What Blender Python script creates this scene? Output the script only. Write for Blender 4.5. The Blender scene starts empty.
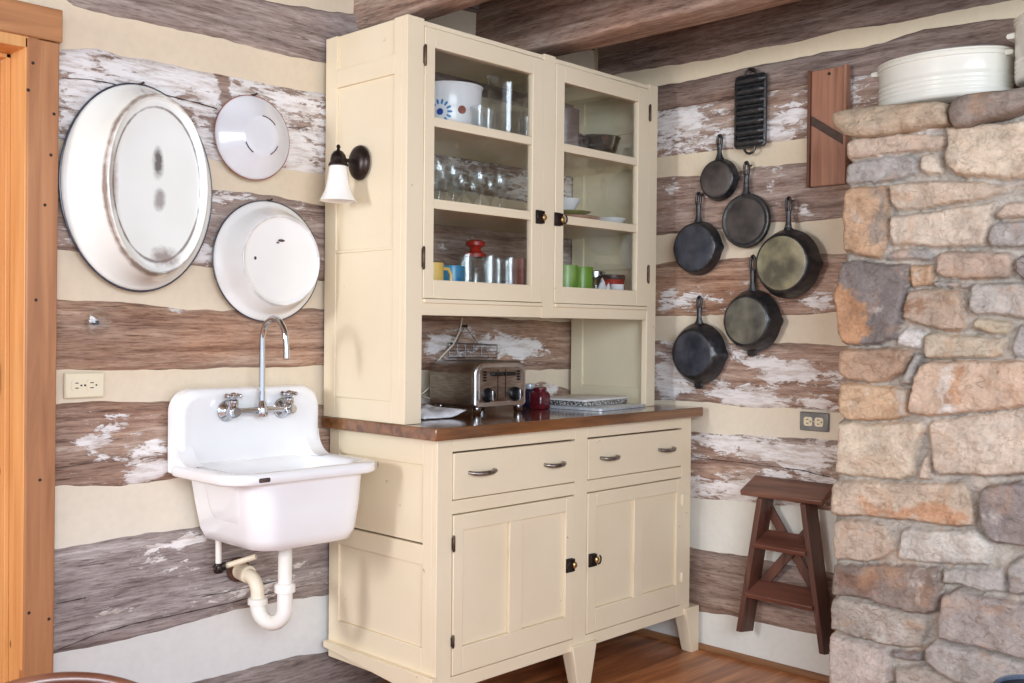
import bpy, bmesh, math, random
import numpy as np
from mathutils import Vector, Matrix, noise
random.seed(7)
PI = math.pi
scn = bpy.context.scene
COL = scn.collection

# ------------------------------------------------------------------ camera
F, RX, RY, RZ = 1045.89, -0.6768, 0.5487, -45.8491
CAM = np.array([-1.9326, -2.695, 1.1777])
def basis():
    a, b, c = np.radians([RX, RY, RZ])
    fw = np.array([np.sin(-c)*np.cos(a), np.cos(c)*np.cos(a), np.sin(a)])
    r = np.array([np.cos(c), np.sin(c), 0]); u = np.cross(r, fw)
    return r*np.cos(b)+u*np.sin(b), -r*np.sin(b)+u*np.cos(b), fw
R_, U_, FW_ = basis()
def on(axis, val, px, py):
    """the point of the plane (axis = val) that the photo shows at px, py"""
    d = FW_ + R_*(px-512)/F - U_*(py-341.5)/F
    t = (val-CAM[axis])/d[axis]
    return Vector(CAM+t*d)
cd = bpy.data.cameras.new('camera'); cam = bpy.data.objects.new('camera', cd); COL.objects.link(cam)
cam.matrix_world = Matrix(((R_[0], U_[0], -FW_[0], CAM[0]), (R_[1], U_[1], -FW_[1], CAM[1]), (R_[2], U_[2], -FW_[2], CAM[2]), (0, 0, 0, 1)))
cd.sensor_width = 36; cd.lens = F/1024*36; cd.clip_start = .02
scn.camera = cam

# ------------------------------------------------------------------ materials
def lin(c):
    return tuple(((v/255)/12.92 if v/255 <= .04045 else ((v/255+.055)/1.055)**2.4) for v in c)+(1,)
class NT:
    def __init__(s, name):
        s.m = bpy.data.materials.new(name); s.m.use_nodes = True
        s.t = s.m.node_tree; s.t.nodes.clear()
        s.out = s.n('ShaderNodeOutputMaterial'); s.b = s.n('ShaderNodeBsdfPrincipled')
        s.l(s.b.outputs[0], s.out.inputs[0])
    def n(s, typ, **kw):
        nd = s.t.nodes.new(typ)
        for k, v in kw.items():
            if k.startswith('i_'):
                nd.inputs[k[2:]].default_value = v
            else: setattr(nd, k, v)
        return nd
    def l(s, a, b): s.t.links.new(a, b)
    def coords(s, scale=(1, 1, 1), rot=(0, 0, 0)):
        tc = s.n('ShaderNodeTexCoord'); mp = s.n('ShaderNodeMapping')
        mp.inputs['Scale'].default_value = scale; mp.inputs['Rotation'].default_value = rot
        s.l(tc.outputs['Object'], mp.inputs['Vector']); return mp.outputs['Vector']
    def noise(s, vec, scale=5, detail=4, rough=.5, dist=0):
        nd = s.n('ShaderNodeTexNoise'); nd.inputs['Scale'].default_value = scale; nd.inputs['Detail'].default_value = detail
        nd.inputs['Roughness'].default_value = rough; nd.inputs['Distortion'].default_value = dist
        s.l(vec, nd.inputs['Vector']); return nd.outputs['Fac']
    def ramp(s, fac, stops, interp='LINEAR'):
        nd = s.n('ShaderNodeValToRGB'); cr = nd.color_ramp; cr.interpolation = interp
        while len(cr.elements) < len(stops): cr.elements.new(.5)
        for e, (p, c) in zip(cr.elements, stops): e.position = p; e.color = c
        s.l(fac, nd.inputs[0]); return nd.outputs[0]
    def math(s, op, a, b=None, clamp=False):
        nd = s.n('ShaderNodeMath', operation=op); nd.use_clamp = clamp
        for i, v in enumerate((a, b)):
            if v is None: continue
            if isinstance(v, (int, float)): nd.inputs[i].default_value = v
            else: s.l(v, nd.inputs[i])
        return nd.outputs[0]
    def mix(s, fac, a, b, blend='MIX'):
        nd = s.n('ShaderNodeMix', data_type='RGBA', blend_type=blend)
        for i, v in ((0, fac), (6, a), (7, b)):
            if isinstance(v, (int, float, tuple)): nd.inputs[i].default_value = v
            else: s.l(v, nd.inputs[i])
        return nd.outputs[2]
    def bump(s, h, strength=.3, dist=.01):
        nd = s.n('ShaderNodeBump'); nd.inputs['Strength'].default_value = strength; nd.inputs['Distance'].default_value = dist
        s.l(h, nd.inputs['Height']); s.l(nd.outputs[0], s.b.inputs['Normal'])
    def set(s, **kw):
        for k, v in kw.items():
            k = k.replace('_', ' ')
            if isinstance(v, (int, float, tuple)): s.b.inputs[k].default_value = v
            else: s.l(v, s.b.inputs[k])
def plain(name, c1, c2=None, scale=6, stretch=(1, 1, 1), rough=.5, metal=0, bump=0, detail=4, coat=0, spread=(.35, .65), spec=None):
    t = NT(name)
    if c2 is None: t.set(Base_Color=lin(c1))
    else:
        f = t.noise(t.coords(stretch), scale, detail)
        t.set(Base_Color=t.ramp(f, [(spread[0], lin(c1)), (spread[1], lin(c2))]))
        if bump: t.bump(f, bump)
    t.set(Roughness=rough, Metallic=metal)
    if coat: t.set(Coat_Weight=coat, Coat_Roughness=.1)
    if spec is not None: t.b.inputs['Specular IOR Level'].default_value = spec
    return t.m
def log_wood(name, grain):
    t = NT(name)
    at = t.n('ShaderNodeAttribute', attribute_name='tint'); sep = t.n('ShaderNodeSeparateColor'); t.l(at.outputs['Color'], sep.inputs[0])
    P, G, D = sep.outputs
    st = lambda a, b: (a, b, b) if grain == 'x' else (b, a, b)
    l1 = t.noise(t.coords(st(2.2, 34)), 1, 8, .66, .5); l2 = t.noise(t.coords(st(9, 95)), 1, 6, .7, .3)
    long_ = t.math('ADD', t.math('MULTIPLY', l1, .58), t.math('MULTIPLY', l2, .42))
    fine = t.noise(t.coords(st(22, 210)), 1, 5, .7)
    big = t.noise(t.coords(st(2.2, 5)), 1.3, 5, .6)
    brown = t.ramp(long_, [(.33, lin((112, 84, 70))), (.45, lin((164, 132, 112))), (.55, lin((194, 164, 142))), (.68, lin((226, 206, 188)))])
    gray = t.ramp(long_, [(.33, lin((104, 94, 92))), (.45, lin((156, 144, 140))), (.56, lin((190, 179, 175))), (.68, lin((226, 220, 218)))])
    col = t.mix(G, brown, gray)
    warm = t.ramp(big, [(.4, (1, 1, 1, 1)), (.66, lin((255, 214, 178)))])
    col = t.mix(t.math('MULTIPLY', .55, t.math('SUBTRACT', 1, G)), col, warm, 'MULTIPLY')
    fl = t.ramp(fine, [(.34, lin((176, 166, 160))), (.5, (1, 1, 1, 1))])
    col = t.mix(.75, col, fl, 'MULTIPLY')
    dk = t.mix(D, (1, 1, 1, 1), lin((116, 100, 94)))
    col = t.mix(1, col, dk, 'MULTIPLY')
    # cracks along the grain
    ck = t.noise(t.coords(st(1.1, 38)), 1.4, 2, .5, .8)
    ckm = t.ramp(t.math('ABSOLUTE', t.math('SUBTRACT', ck, .5)), [(.0, (1, 1, 1, 1)), (.012, (0, 0, 0, 1))])
    ckm = t.math('MULTIPLY', ckm, t.ramp(t.noise(t.coords(st(2, 4), ), 2.2, 2), [(.5, (0, 0, 0, 1)), (.6, (1, 1, 1, 1))]))
    col = t.mix(t.math('MULTIPLY', ckm, .75), col, lin((52, 38, 34)))
    # flaking white paint
    n1 = t.noise(t.coords(st(13, 42)), 1, 10, .74, .35)
    n2 = t.noise(t.coords(st(3.2, 10)), 1.3, 4, .55)
    v = t.math('ADD', t.math('MULTIPLY', n1, .74), t.math('MULTIPLY', n2, .26))
    v = t.math('ADD', v, t.math('MULTIPLY', P, .35))
    pm = t.ramp(v, [(.695, (0, 0, 0, 1)), (.73, (1, 1, 1, 1))])
    pcol = t.ramp(t.noise(t.coords(st(8, 50)), 1.2, 7, .7), [(.36, lin((204, 190, 180))), (.54, lin((246, 241, 238)))])
    col = t.mix(pm, col, pcol)
    h = t.math('ADD', t.math('ADD', t.math('MULTIPLY', long_, 1.0), t.math('MULTIPLY', fine, .4)), t.math('MULTIPLY', pm, .25))
    h = t.math('SUBTRACT', h, t.math('MULTIPLY', ckm, .5))
    t.bump(h, .55, .008)
    t.set(Base_Color=col, Roughness=.8); t.b.inputs['Specular IOR Level'].default_value = .25
    return t.m
def attr_mat(name, attr, var, scale, bump, rough=.85, extra=True, dist=.01):
    """a surface whose own colour varies block by block (attribute) and within the block (noise)"""
    t = NT(name)
    at = t.n('ShaderNodeAttribute', attribute_name=attr)
    n1 = t.noise(t.coords(), scale, 8, .62, .3); n2 = t.noise(t.coords(), scale*9, 5, .6)
    lo = tuple(max(0, 1-var) for _ in range(3))+(1,); hi = tuple(1+var*.7 for _ in range(3))+(1,)
    c = t.mix(1, at.outputs['Color'], t.ramp(n1, [(.32, lo), (.68, hi)]), 'MULTIPLY')
    c = t.mix(.45, c, t.ramp(n2, [(.33, tuple(1-var*.9 for _ in range(3))+(1,)), (.6, (1.06, 1.06, 1.06, 1))]), 'MULTIPLY')
    if extra:
        n3 = t.noise(t.coords((1, 1, 1.6)), scale*2.6, 8, .72, 1.2)
        c = t.mix(.7, c, t.ramp(n3, [(.36, (.62, .58, .55, 1)), (.5, (1, 1, 1, 1)), (.64, (1.12, 1.1, 1.08, 1))]), 'MULTIPLY')
        ed_ = t.n('ShaderNodeTexVoronoi', feature='DISTANCE_TO_EDGE'); ed_.inputs['Scale'].default_value = 14
        wv = t.n('ShaderNodeVectorMath', operation='ADD'); nn = t.n('ShaderNodeTexNoise'); nn.inputs['Scale'].default_value = 9; nn.inputs['Detail'].default_value = 6; t.l(t.coords(), nn.inputs['Vector'])
        sc_v = t.n('ShaderNodeVectorMath', operation='SCALE'); sc_v.inputs['Scale'].default_value = .22; t.l(nn.outputs['Color'], sc_v.inputs[0]); t.l(t.coords((1, .8, 1.7)), wv.inputs[0]); t.l(sc_v.outputs[0], wv.inputs[1]); t.l(wv.outputs[0], ed_.inputs['Vector'])
        crack = t.math('MULTIPLY', t.ramp(ed_.outputs['Distance'], [(.0, (1, 1, 1, 1)), (.035, (0, 0, 0, 1))]), t.ramp(n1, [(.54, (0, 0, 0, 1)), (.64, (.45, .45, .45, 1))]))
        c = t.mix(crack, c, lin((112, 98, 88)))
        n1 = t.math('SUBTRACT', t.math('ADD', n1, t.math('MULTIPLY', n3, .6)), t.math('MULTIPLY', crack, .35))
        f = t.noise(t.coords((1, 1, 1.3)), 8.5, 6, .6, .6)
        c = t.mix(t.ramp(f, [(.54, (0, 0, 0, 1)), (.7, (.4, .4, .4, 1))]), c, lin((208, 160, 120)))
        g = t.noise(t.coords((1.2, 1, 1)), 11, 7, .65, .3)
        c = t.mix(t.ramp(g, [(.6, (0, 0, 0, 1)), (.7, (.5, .5, .5, 1))]), c, lin((226, 218, 208)))
    t.bump(t.math('ADD', n1, t.math('MULTIPLY', n2, .35)), bump, dist)
    t.set(Base_Color=c, Roughness=rough); t.b.inputs['Specular IOR Level'].default_value = .2
    return t.m
def glass_mat(name, tint=(1, 1, 1, 1), base=.06, edge=.75, gl=.03):
    """thin clear glass: mostly see-through, shinier towards its rim"""
    t = NT(name); t.t.nodes.remove(t.b)
    tr = t.n('ShaderNodeBsdfTransparent'); tr.inputs[0].default_value = tint
    gs = t.n('ShaderNodeBsdfGlossy'); gs.inputs['Roughness'].default_value = gl; gs.inputs['Color'].default_value = (1, 1, 1, 1)
    lw = t.n('ShaderNodeLayerWeight'); lw.inputs['Blend'].default_value = .35
    f = t.math('ADD', t.math('MULTIPLY', t.math('POWER', lw.outputs['Facing'], 2.2), edge), base)
    mx = t.n('ShaderNodeMixShader'); t.l(f, mx.inputs[0]); t.l(tr.outputs[0], mx.inputs[1]); t.l(gs.outputs[0], mx.inputs[2])
    t.l(mx.outputs[0], t.out.inputs[0]); return t.m
def wood(name, c1, c2, axis='x', rough=.5, coat=0, knots=False, bump=.15, sc=1.0, chips=None):
    t = NT(name)
    st = {'x': (1.5*sc, 22*sc, 22*sc), 'y': (22*sc, 1.5*sc, 22*sc), 'z': (22*sc, 22*sc, 1.5*sc)}[axis]
    f = t.noise(t.coords(st), 1.2, 6, .6, .6)
    c = t.ramp(f, [(.3, lin(c1)), (.68, lin(c2))])
    if knots:
        v = t.n('ShaderNodeTexVoronoi'); v.inputs['Scale'].default_value = 11; t.l(t.coords((1, 1, .55)), v.inputs['Vector'])
        k = t.ramp(v.outputs['Distance'], [(.05, (1, 1, 1, 1)), (.09, (0, 0, 0, 1))])
        c = t.mix(t.math('MULTIPLY', k, .8), c, lin((72, 40, 22)))
    if chips:
        k = t.noise(t.coords((1, 1, 1)), 9, 6, .7)
        c = t.mix(t.ramp(k, [(.58, (0, 0, 0, 1)), (.66, (1, 1, 1, 1))]), c, lin(chips))
    t.bump(f, bump, .004)
    t.set(Base_Color=c, Roughness=rough)
    if coat: t.set(Coat_Weight=coat, Coat_Roughness=.12)
    return t.m
def floor_wood():
    t = NT('floor_boards')
    tc = t.n('ShaderNodeTexCoord'); sp = t.n('ShaderNodeSeparateXYZ'); t.l(tc.outputs['Object'], sp.inputs[0])
    idx = t.math('FLOOR', t.math('DIVIDE', sp.outputs[1], .125))
    wn = t.n('ShaderNodeTexWhiteNoise', noise_dimensions='1D'); t.l(idx, wn.inputs['W'])
    f = t.noise(t.coords((1.6, 20, 1)), 1.2, 7, .62, .7)
    v = t.math('ADD', f, t.math('MULTIPLY', t.math('SUBTRACT', wn.outputs[0], .5), .22))
    c = t.ramp(v, [(.3, lin((124, 72, 42))), (.5, lin((180, 114, 70))), (.7, lin((212, 148, 98)))])
    fr = t.math('FRACT', t.math('DIVIDE', sp.outputs[1], .125))
    gap = t.ramp(fr, [(.0, (1, 1, 1, 1)), (.016, (0, 0, 0, 1))])
    c = t.mix(t.math('MULTIPLY', gap, .8), c, lin((50, 28, 18)))
    t.bump(t.math('SUBTRACT', t.math('MULTIPLY', f, .3), gap), .2, .004)
    t.set(Base_Color=c, Roughness=.33); return t.m
def painted(name, c1, c2, chip=(120, 84, 56), amount=.69, rough=.42, hi=(1, 1, 1)):
    """old oil paint, a little uneven, with a few worn specks"""
    t = NT(name)
    f = t.noise(t.coords(), 3.2, 5, .55)
    c = t.ramp(f, [(.3, lin(c1)), (.7, lin(c2))])
    k = t.noise(t.coords((1, 1, 1)), 34, 6, .7)
    c = t.mix(t.ramp(k, [(amount, (0, 0, 0, 1)), (amount+.02, (1, 1, 1, 1))]), c, lin(chip))
    t.bump(t.noise(t.coords((1, 1, .2)), 60, 3), .06, .003)
    t.set(Base_Color=c, Roughness=rough); return t.m
def basin_mat(name, base, base2, spots):
    """white enamel with worn dark marks; spots = (centre, radius xyz, ring?) in world space"""
    t = NT(name)
    vec = t.coords()
    n = t.noise(vec, 30, 5, .65)
    c = t.ramp(t.noise(vec, 4, 3), [(.3, lin(base)), (.7, lin(base2))])
    for (p, r, lo, hi, colr, st) in spots:
        sb = t.n('ShaderNodeVectorMath', operation='SUBTRACT'); t.l(vec, sb.inputs[0]); sb.inputs[1].default_value = p
        dv = t.n('ShaderNodeVectorMath', operation='DIVIDE'); t.l(sb.outputs[0], dv.inputs[0]); dv.inputs[1].default_value = r
        ln = t.n('ShaderNodeVectorMath', operation='LENGTH'); t.l(dv.outputs[0], ln.inputs[0])
        d = ln.outputs['Value']
        if lo is None:
            m = t.math('MULTIPLY', t.math('SUBTRACT', 1, d, True), t.math('ADD', n, .2))
            m = t.ramp(m, [(.22, (0, 0, 0, 1)), (.5, (st, st, st, 1))])
        else:
            m = t.math('SUBTRACT', 1, t.math('DIVIDE', t.math('ABSOLUTE', t.math('SUBTRACT', d, (lo+hi)/2)), (hi-lo)/2), True)
            m = t.math('MULTIPLY', m, t.noise(vec, 14, 3, .6))
            m = t.ramp(m, [(.26, (0, 0, 0, 1)), (.5, (st, st, st, 1))])
        c = t.mix(m, c, lin(colr))
    t.set(Base_Color=c, Roughness=.16, Coat_Weight=.4); return t.m

M = {}
M['log_x'] = log_wood('weathered_logs_back', 'x'); M['log_y'] = log_wood('weathered_logs_right', 'y')
M['chink'] = attr_mat('chinking_plaster', 'tint', .035, 5, .12, .8, False)
M['stone'] = attr_mat('fieldstone', 'tint', .24, 12, .8, .85, True, .012)
M['ledge'] = attr_mat('ledge_stone', 'tint', .24, 12, .8, .85, True, .012)
M['beam'] = wood('beam_wood', (92, 66, 53), (176, 138, 112), 'y', .7, bump=.5, sc=.8)
M['ceil'] = wood('ceiling_boards', (110, 82, 64), (150, 118, 92), 'x', .7, bump=.3, sc=.7)
M['floor'] = floor_wood()
M['pine'] = wood('pine_casing', (150, 98, 62), (188, 132, 88), 'z', .45, knots=True)
M['pine_light'] = wood('pine_jamb', (202, 142, 82), (226, 172, 110), 'z', .45, knots=True)
M['pine_red'] = wood('pine_door', (176, 98, 50), (206, 128, 72), 'z', .45)
M['base_trim'] = wood('baseboard_wood', (120, 78, 48), (160, 112, 74), 'y', .5)
M['cream'] = painted('cream_paint', (234, 217, 186), (240, 225, 196), chip=(150, 112, 70), amount=.7)
M['cream_in'] = painted('cream_paint_inside', (232, 221, 188), (238, 228, 198), chip=(180, 150, 100), amount=.72)
M['top'] = wood('worktop_wood', (74, 44, 26), (150, 98, 58), 'x', .12, coat=.6, bump=.1)
M['bronze'] = plain('dark_bronze', (44, 36, 34), (66, 54, 50), 40, rough=.35, metal=.7)
M['hinge'] = plain('hinge_metal', (70, 54, 44), (100, 78, 60), 60, rough=.45, metal=.6)
M['brass'] = plain('aged_brass', (196, 160, 100), (222, 190, 130), 60, rough=.3, metal=.9)
M['nickel'] = plain('worn_nickel', (120, 112, 106), (176, 168, 162), 70, rough=.3, metal=.9)
M['chrome'] = plain('chrome', (196, 198, 202), rough=.07, metal=1)
M['steel'] = plain('brushed_steel', (150, 142, 136), (186, 178, 170), 3, (8, 8, 60), rough=.3, metal=1)
M['steel_plain'] = plain('polished_steel', (190, 190, 192), (212, 212, 214), 10, rough=.24, metal=1)
M['iron'] = plain('cast_iron', (26, 26, 28), (48, 47, 48), 55, rough=.34, bump=.25, metal=.0, spec=.7)
M['iron_blue'] = plain('cast_iron_bluish', (30, 33, 44), (62, 64, 74), 22, rough=.32, bump=.2, spec=.7)
M['iron_sheen'] = plain('cast_iron_painted_sheen', (84, 80, 62), (166, 158, 122), 11, rough=.28, bump=.15, spec=.8, detail=7)  # pale gold tone paints the reflection into the iron's colour
M['iron_worn'] = plain('cast_iron_worn', (58, 56, 50), (122, 118, 102), 12, rough=.3, bump=.2, spec=.8, detail=7)
M['iron_brown'] = plain('cast_iron_brown', (46, 40, 38), (88, 78, 72), 16, rough=.36, bump=.2, spec=.6, detail=7)
M['porcelain'] = plain('white_porcelain', (243, 243, 244), (249, 249, 249), 3, rough=.12, coat=.4)
M['chip'] = plain('chipped_enamel', (66, 50, 48), (92, 74, 70), 40, rough=.6)
M['pvc'] = plain('white_plastic_pipe', (240, 236, 226), (248, 246, 240), 9, rough=.35)
M['pvc_old'] = plain('yellowed_plastic_pipe', (226, 208, 176), (240, 228, 204), 14, rough=.4)
M['rust'] = plain('rusty_flange', (58, 36, 28), (92, 58, 42), 40, rough=.8)
M['rim_blue'] = plain('dark_blue_rim', (44, 48, 62), (74, 78, 90), 40, rough=.3)
M['enamel_white'] = plain('white_enamel', (224, 220, 206), (232, 229, 217), 4, rough=.2, coat=.3)
M['shade'] = plain('opal_glass', (246, 243, 236), rough=.25, coat=.5)
M['shade'].node_tree.nodes['Principled BSDF'].inputs['Subsurface Weight'].default_value = .0
M['black'] = plain('black_plastic', (20, 20, 22), rough=.35)
M['ivory'] = plain('ivory_plastic', (238, 226, 196), rough=.35)
M['grayplate'] = plain('gray_plate', (118, 118, 118), (134, 133, 130), 20, rough=.4, metal=.3)
M['slot'] = plain('socket_slot', (40, 34, 30), rough=.6)
M['pane'] = glass_mat('window_glass', (.985, .99, .985, 1), .03, .5, .02)

M['glass2'] = glass_mat('pressed_glass', (.95, .96, .96, 1), .045, .44, .06)
M['redglaze'] = plain('red_glaze', (150, 28, 24), (176, 40, 32), 20, rough=.25)
M['redbrown'] = plain('red_brown_glaze', (142, 58, 40), (162, 74, 50), 20, rough=.35)
M['yellow'] = plain('yellow_glaze', (222, 184, 92), (234, 200, 110), 20, rough=.25)
M['blue'] = plain('blue_glaze', (34, 130, 178), (60, 156, 200), 20, rough=.25)
M['green'] = plain('green_glaze', (112, 152, 52), (134, 172, 68), 20, rough=.3)
M['olive'] = plain('olive_green_glaze', (128, 136, 60), (150, 154, 78), 20, rough=.3)
M['white'] = plain('white_ceramic', (234, 234, 236), (244, 244, 245), 6, rough=.2)
M['print_blue'] = plain('blue_print', (40, 130, 190), rough=.3); M['print_navy'] = plain('navy_print', (30, 70, 160), rough=.3); M['print_red'] = plain('red_brown_print', (150, 84, 70), rough=.3)
M['print_tan'] = plain('tan_print', (170, 140, 96), rough=.3)
M['terra'] = plain('tan_stoneware', (176, 134, 108), (196, 154, 126), 12, rough=.5)
M['taupe'] = plain('taupe_enamel', (104, 88, 82), (128, 112, 104), 9, rough=.35)
M['cloth'] = plain('white_cloth', (226, 228, 234), (246, 246, 248), 30, rough=.9, bump=.2)
M['navyjar'] = plain('dark_blue_jar', (28, 26, 48), (46, 40, 66), 30, rough=.15, coat=.5)
M['maroon'] = plain('dark_red_jam', (82, 18, 30), (112, 30, 42), 30, rough=.15, coat=.6)
M['lid'] = plain('pale_lid', (198, 204, 212), (216, 220, 226), 20, rough=.35, metal=.4)
M['glassboard'] = plain('gray_glass_board', (176, 182, 188), (196, 202, 206), 60, rough=.15, coat=.5)
M['boardwhite'] = plain('white_board', (222, 220, 216), (234, 232, 228), 12, rough=.4)
t_ = NT('speckled_board'); _f = t_.noise(t_.coords(), 160, 4, .7)
t_.set(Base_Color=t_.ramp(_f, [(.44, lin((40, 38, 38))), (.52, lin((150, 146, 142))), (.6, lin((224, 222, 218)))]), Roughness=.3); M['speckle'] = t_.m
M['stool'] = wood('dark_red_stained_wood', (84, 52, 42), (140, 98, 80), 'y', .42, coat=.15, bump=.2)
M['stool_z'] = wood('dark_stained_rail_wood', (62, 36, 28), (112, 70, 54), 'z', .5, bump=.2)
M['stool_edge'] = wood('red_worn_edge', (80, 46, 37), (132, 84, 68), 'y', .4, bump=.2)
M['slicer'] = wood('slicer_wood', (140, 92, 70), (188, 136, 108), 'z', .35, coat=.2)
M['slicer_dark'] = wood('slicer_edge_wood', (84, 50, 36), (116, 74, 54), 'z', .5)
M['blade'] = plain('dark_blade', (72, 58, 54), (96, 78, 70), 30, rough=.4, metal=.6)
M['chair'] = wood('chair_wood', (98, 58, 42), (140, 92, 70), 'x', .3, coat=.4)
M['bluegray'] = plain('blue_gray_metal', (92, 104, 124), (120, 130, 146), 20, rough=.35, metal=.3)
M['darknavy'] = plain('dark_metal', (26, 28, 36), (40, 42, 50), 20, rough=.5)
M['cord'] = plain('pale_cord', (226, 216, 196), rough=.6)
M['wire'] = plain('gray_wire', (120, 120, 124), rough=.35, metal=.8)
M['split'] = plain('log_split', (50, 38, 34), (70, 54, 48), 30, rough=.9); M['nail'] = plain('nail_iron', (56, 44, 40), rough=.6, metal=.5)

# ------------------------------------------------------------------ mesh helpers
class MB:
    def __init__(s): s.v = []; s.f = []; s.mi = []; s.cur = 0
    def add(s, vs, fs):
        o = len(s.v); s.v += [tuple(v) for v in vs]
        for f in fs: s.f.append([i+o for i in f]); s.mi.append(s.cur)
        return s
    def box(s, a, b, tf=None):
        (x0, y0, z0), (x1, y1, z1) = a, b
        x0, x1 = min(x0, x1), max(x0, x1); y0, y1 = min(y0, y1), max(y0, y1); z0, z1 = min(z0, z1), max(z0, z1)
        vs = [Vector(p) for p in ((x0, y0, z0), (x1, y0, z0), (x1, y1, z0), (x0, y1, z0), (x0, y0, z1), (x1, y0, z1), (x1, y1, z1), (x0, y1, z1))]
        if tf: vs = [tf @ v for v in vs]
        return s.add(vs, [(0, 3, 2, 1), (4, 5, 6, 7), (0, 1, 5, 4), (1, 2, 6, 5), (2, 3, 7, 6), (3, 0, 4, 7)])
    def hexa(s, lo, hi):
        """two 4-corner loops joined"""
        return s.loft([lo, hi], True)
    def loft(s, rings, caps=True, closed=True):
        n = len(rings[0]); vs = [p for r in rings for p in r]; fs = []
        for k in range(len(rings)-1):
            for i in range(n if closed else n-1):
                j = (i+1) % n
                fs.append((k*n+i, k*n+j, (k+1)*n+j, (k+1)*n+i))
        if caps:
            fs.append(tuple(reversed(range(n)))); fs.append(tuple((len(rings)-1)*n+i for i in range(n)))
        return s.add(vs, fs)
    def lathe(s, prof, tf=None, n=32, sx=1, sy=1, caps=True):
        """prof = (radius, height) pairs round local z"""
        rings = []
        for r, h in prof:
            ring = [Vector((max(r, 1e-4)*sx*math.cos(2*PI*i/n), max(r, 1e-4)*sy*math.sin(2*PI*i/n), h)) for i in range(n)]
            rings.append([tf @ p for p in ring] if tf else ring)
        return s.loft(rings, caps)
    def tube(s, path, r, n=10, caps=True):
        path = [Vector(p) for p in path]; rings = []
        rr = r if isinstance(r, (list, tuple)) else [r]*len(path)
        t0 = (path[1]-path[0]).normalized(); ref = Vector((0, 0, 1)) if abs(t0.z) < .9 else Vector((1, 0, 0))
        nx = t0.cross(ref).normalized()
        for i, p in enumerate(path):
            t = (path[min(i+1, len(path)-1)]-path[max(i-1, 0)]).normalized()
            nx = (nx-t*nx.dot(t)).normalized(); ny = t.cross(nx)
            rings.append([p+nx*rr[i]*math.cos(2*PI*k/n)+ny*rr[i]*math.sin(2*PI*k/n) for k in range(n)])
        return s.loft(rings, caps)
    def prism(s, poly, tf, d):
        """poly in local xy extruded along local z by d"""
        a = [tf @ Vector((x, y, 0)) for x, y in poly]; b = [tf @ Vector((x, y, d)) for x, y in poly]
        return s.loft([a, b], True)
    def build(s, name, mat, parent=None, bevel=0, smooth=True, angle=38, seg=2, subsurf=0):
        me = bpy.data.meshes.new(name); me.from_pydata([tuple(v) for v in s.v], [], s.f); me.update()
        mats = mat if isinstance(mat, (list, tuple)) else [mat]
        for m in mats: me.materials.append(m)
        bm = bmesh.new(); bm.from_mesh(me)
        bm.faces.ensure_lookup_table()
        for i, f in enumerate(bm.faces): f.material_index = s.mi[i]
        bmesh.ops.recalc_face_normals(bm, faces=bm.faces)
        if smooth:
            ca = math.radians(angle)
            for f in bm.faces: f.smooth = True
            for e in bm.edges:
                if len(e.link_faces) == 2 and e.link_faces[0].normal.length > 0 and e.link_faces[1].normal.length > 0 and e.calc_face_angle(0) > ca: e.smooth = False
        bm.to_mesh(me); bm.free()
        o = bpy.data.objects.new(name, me); COL.objects.link(o)
        if parent is not None: adopt(o, parent)
        if bevel:
            b = o.modifiers.new('bevel', 'BEVEL'); b.width = bevel; b.segments = seg; b.limit_method = 'ANGLE'; b.angle_limit = math.radians(40)
            b.harden_normals = False
        if subsurf:
            b = o.modifiers.new('sub', 'SUBSURF'); b.levels = subsurf; b.render_levels = subsurf
        return o
def adopt(o, parent):
    o.parent = parent
    o.matrix_parent_inverse = Matrix.Translation(-parent.location) if parent.type == 'EMPTY' else Matrix.Identity(4)
def tag(o, label, cat, group=None):
    o['label'] = label; o['category'] = cat
    if group: o['group'] = group
    return o
def thing(name, label, cat, loc, group=None):
    o = bpy.data.objects.new(name, None); COL.objects.link(o); o.location = loc; o.empty_display_size = .05
    return tag(o, label, cat, group)
def structure(o): o['kind'] = 'structure'; return o
def dup(root, loc, label=None, group=None):
    r = root.copy(); COL.objects.link(r); r.location = loc
    if label: r['label'] = label
    if group: r['group'] = group
    for ch in list(root.children):
        c = ch.copy(); COL.objects.link(c); c.parent = r
        for g in list(ch.children):
            d = g.copy(); COL.objects.link(d); d.parent = c
    return r
T = Matrix.Translation
def frame(o, x, y):
    """matrix with local x, y axes given (z = x cross y), origin o"""
    x = Vector(x).normalized(); y = Vector(y); y = (y-x*y.dot(x)).normalized(); z = x.cross(y); o = Vector(o)
    return Matrix(((x.x, y.x, z.x, o.x), (x.y, y.y, z.y, o.y), (x.z, y.z, z.z, o.z), (0, 0, 0, 1)))
def rrect(x0, x1, y0, y1, r, n=6, rs=None):
    """rounded rectangle outline; rs = radii of (x1y1, x0y1, x0y0, x1y0)"""
    rs = rs or (r,)*4; pts = []
    for (cx, cy, a0, q) in ((x1, y1, 0, rs[0]), (x0, y1, 90, rs[1]), (x0, y0, 180, rs[2]), (x1, y0, 270, rs[3])):
        sx = -1 if cx == x1 else 1; sy = -1 if cy == y1 else 1
        for k in range(n+1):
            a = math.radians(a0+90*k/n); pts.append((cx+sx*q+q*math.cos(a), cy+sy*q+q*math.sin(a)))
    return pts
def dense(pts, k=7):
    out = []
    for i in range(len(pts)):
        a, b = pts[i], pts[(i+1) % len(pts)]; out.append(a)
        if i % 8 == 7: out += [(a[0]+(b[0]-a[0])*t/k, a[1]+(b[1]-a[1])*t/k) for t in range(1, k)]
    return out
def interp(pts, x):
    if x <= pts[0][0]: return pts[0][1]
    for (a, b), (c, d) in zip(pts, pts[1:]):
        if x <= c: return b+(d-b)*(x-a)/(c-a)
    return pts[-1][1]
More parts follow.
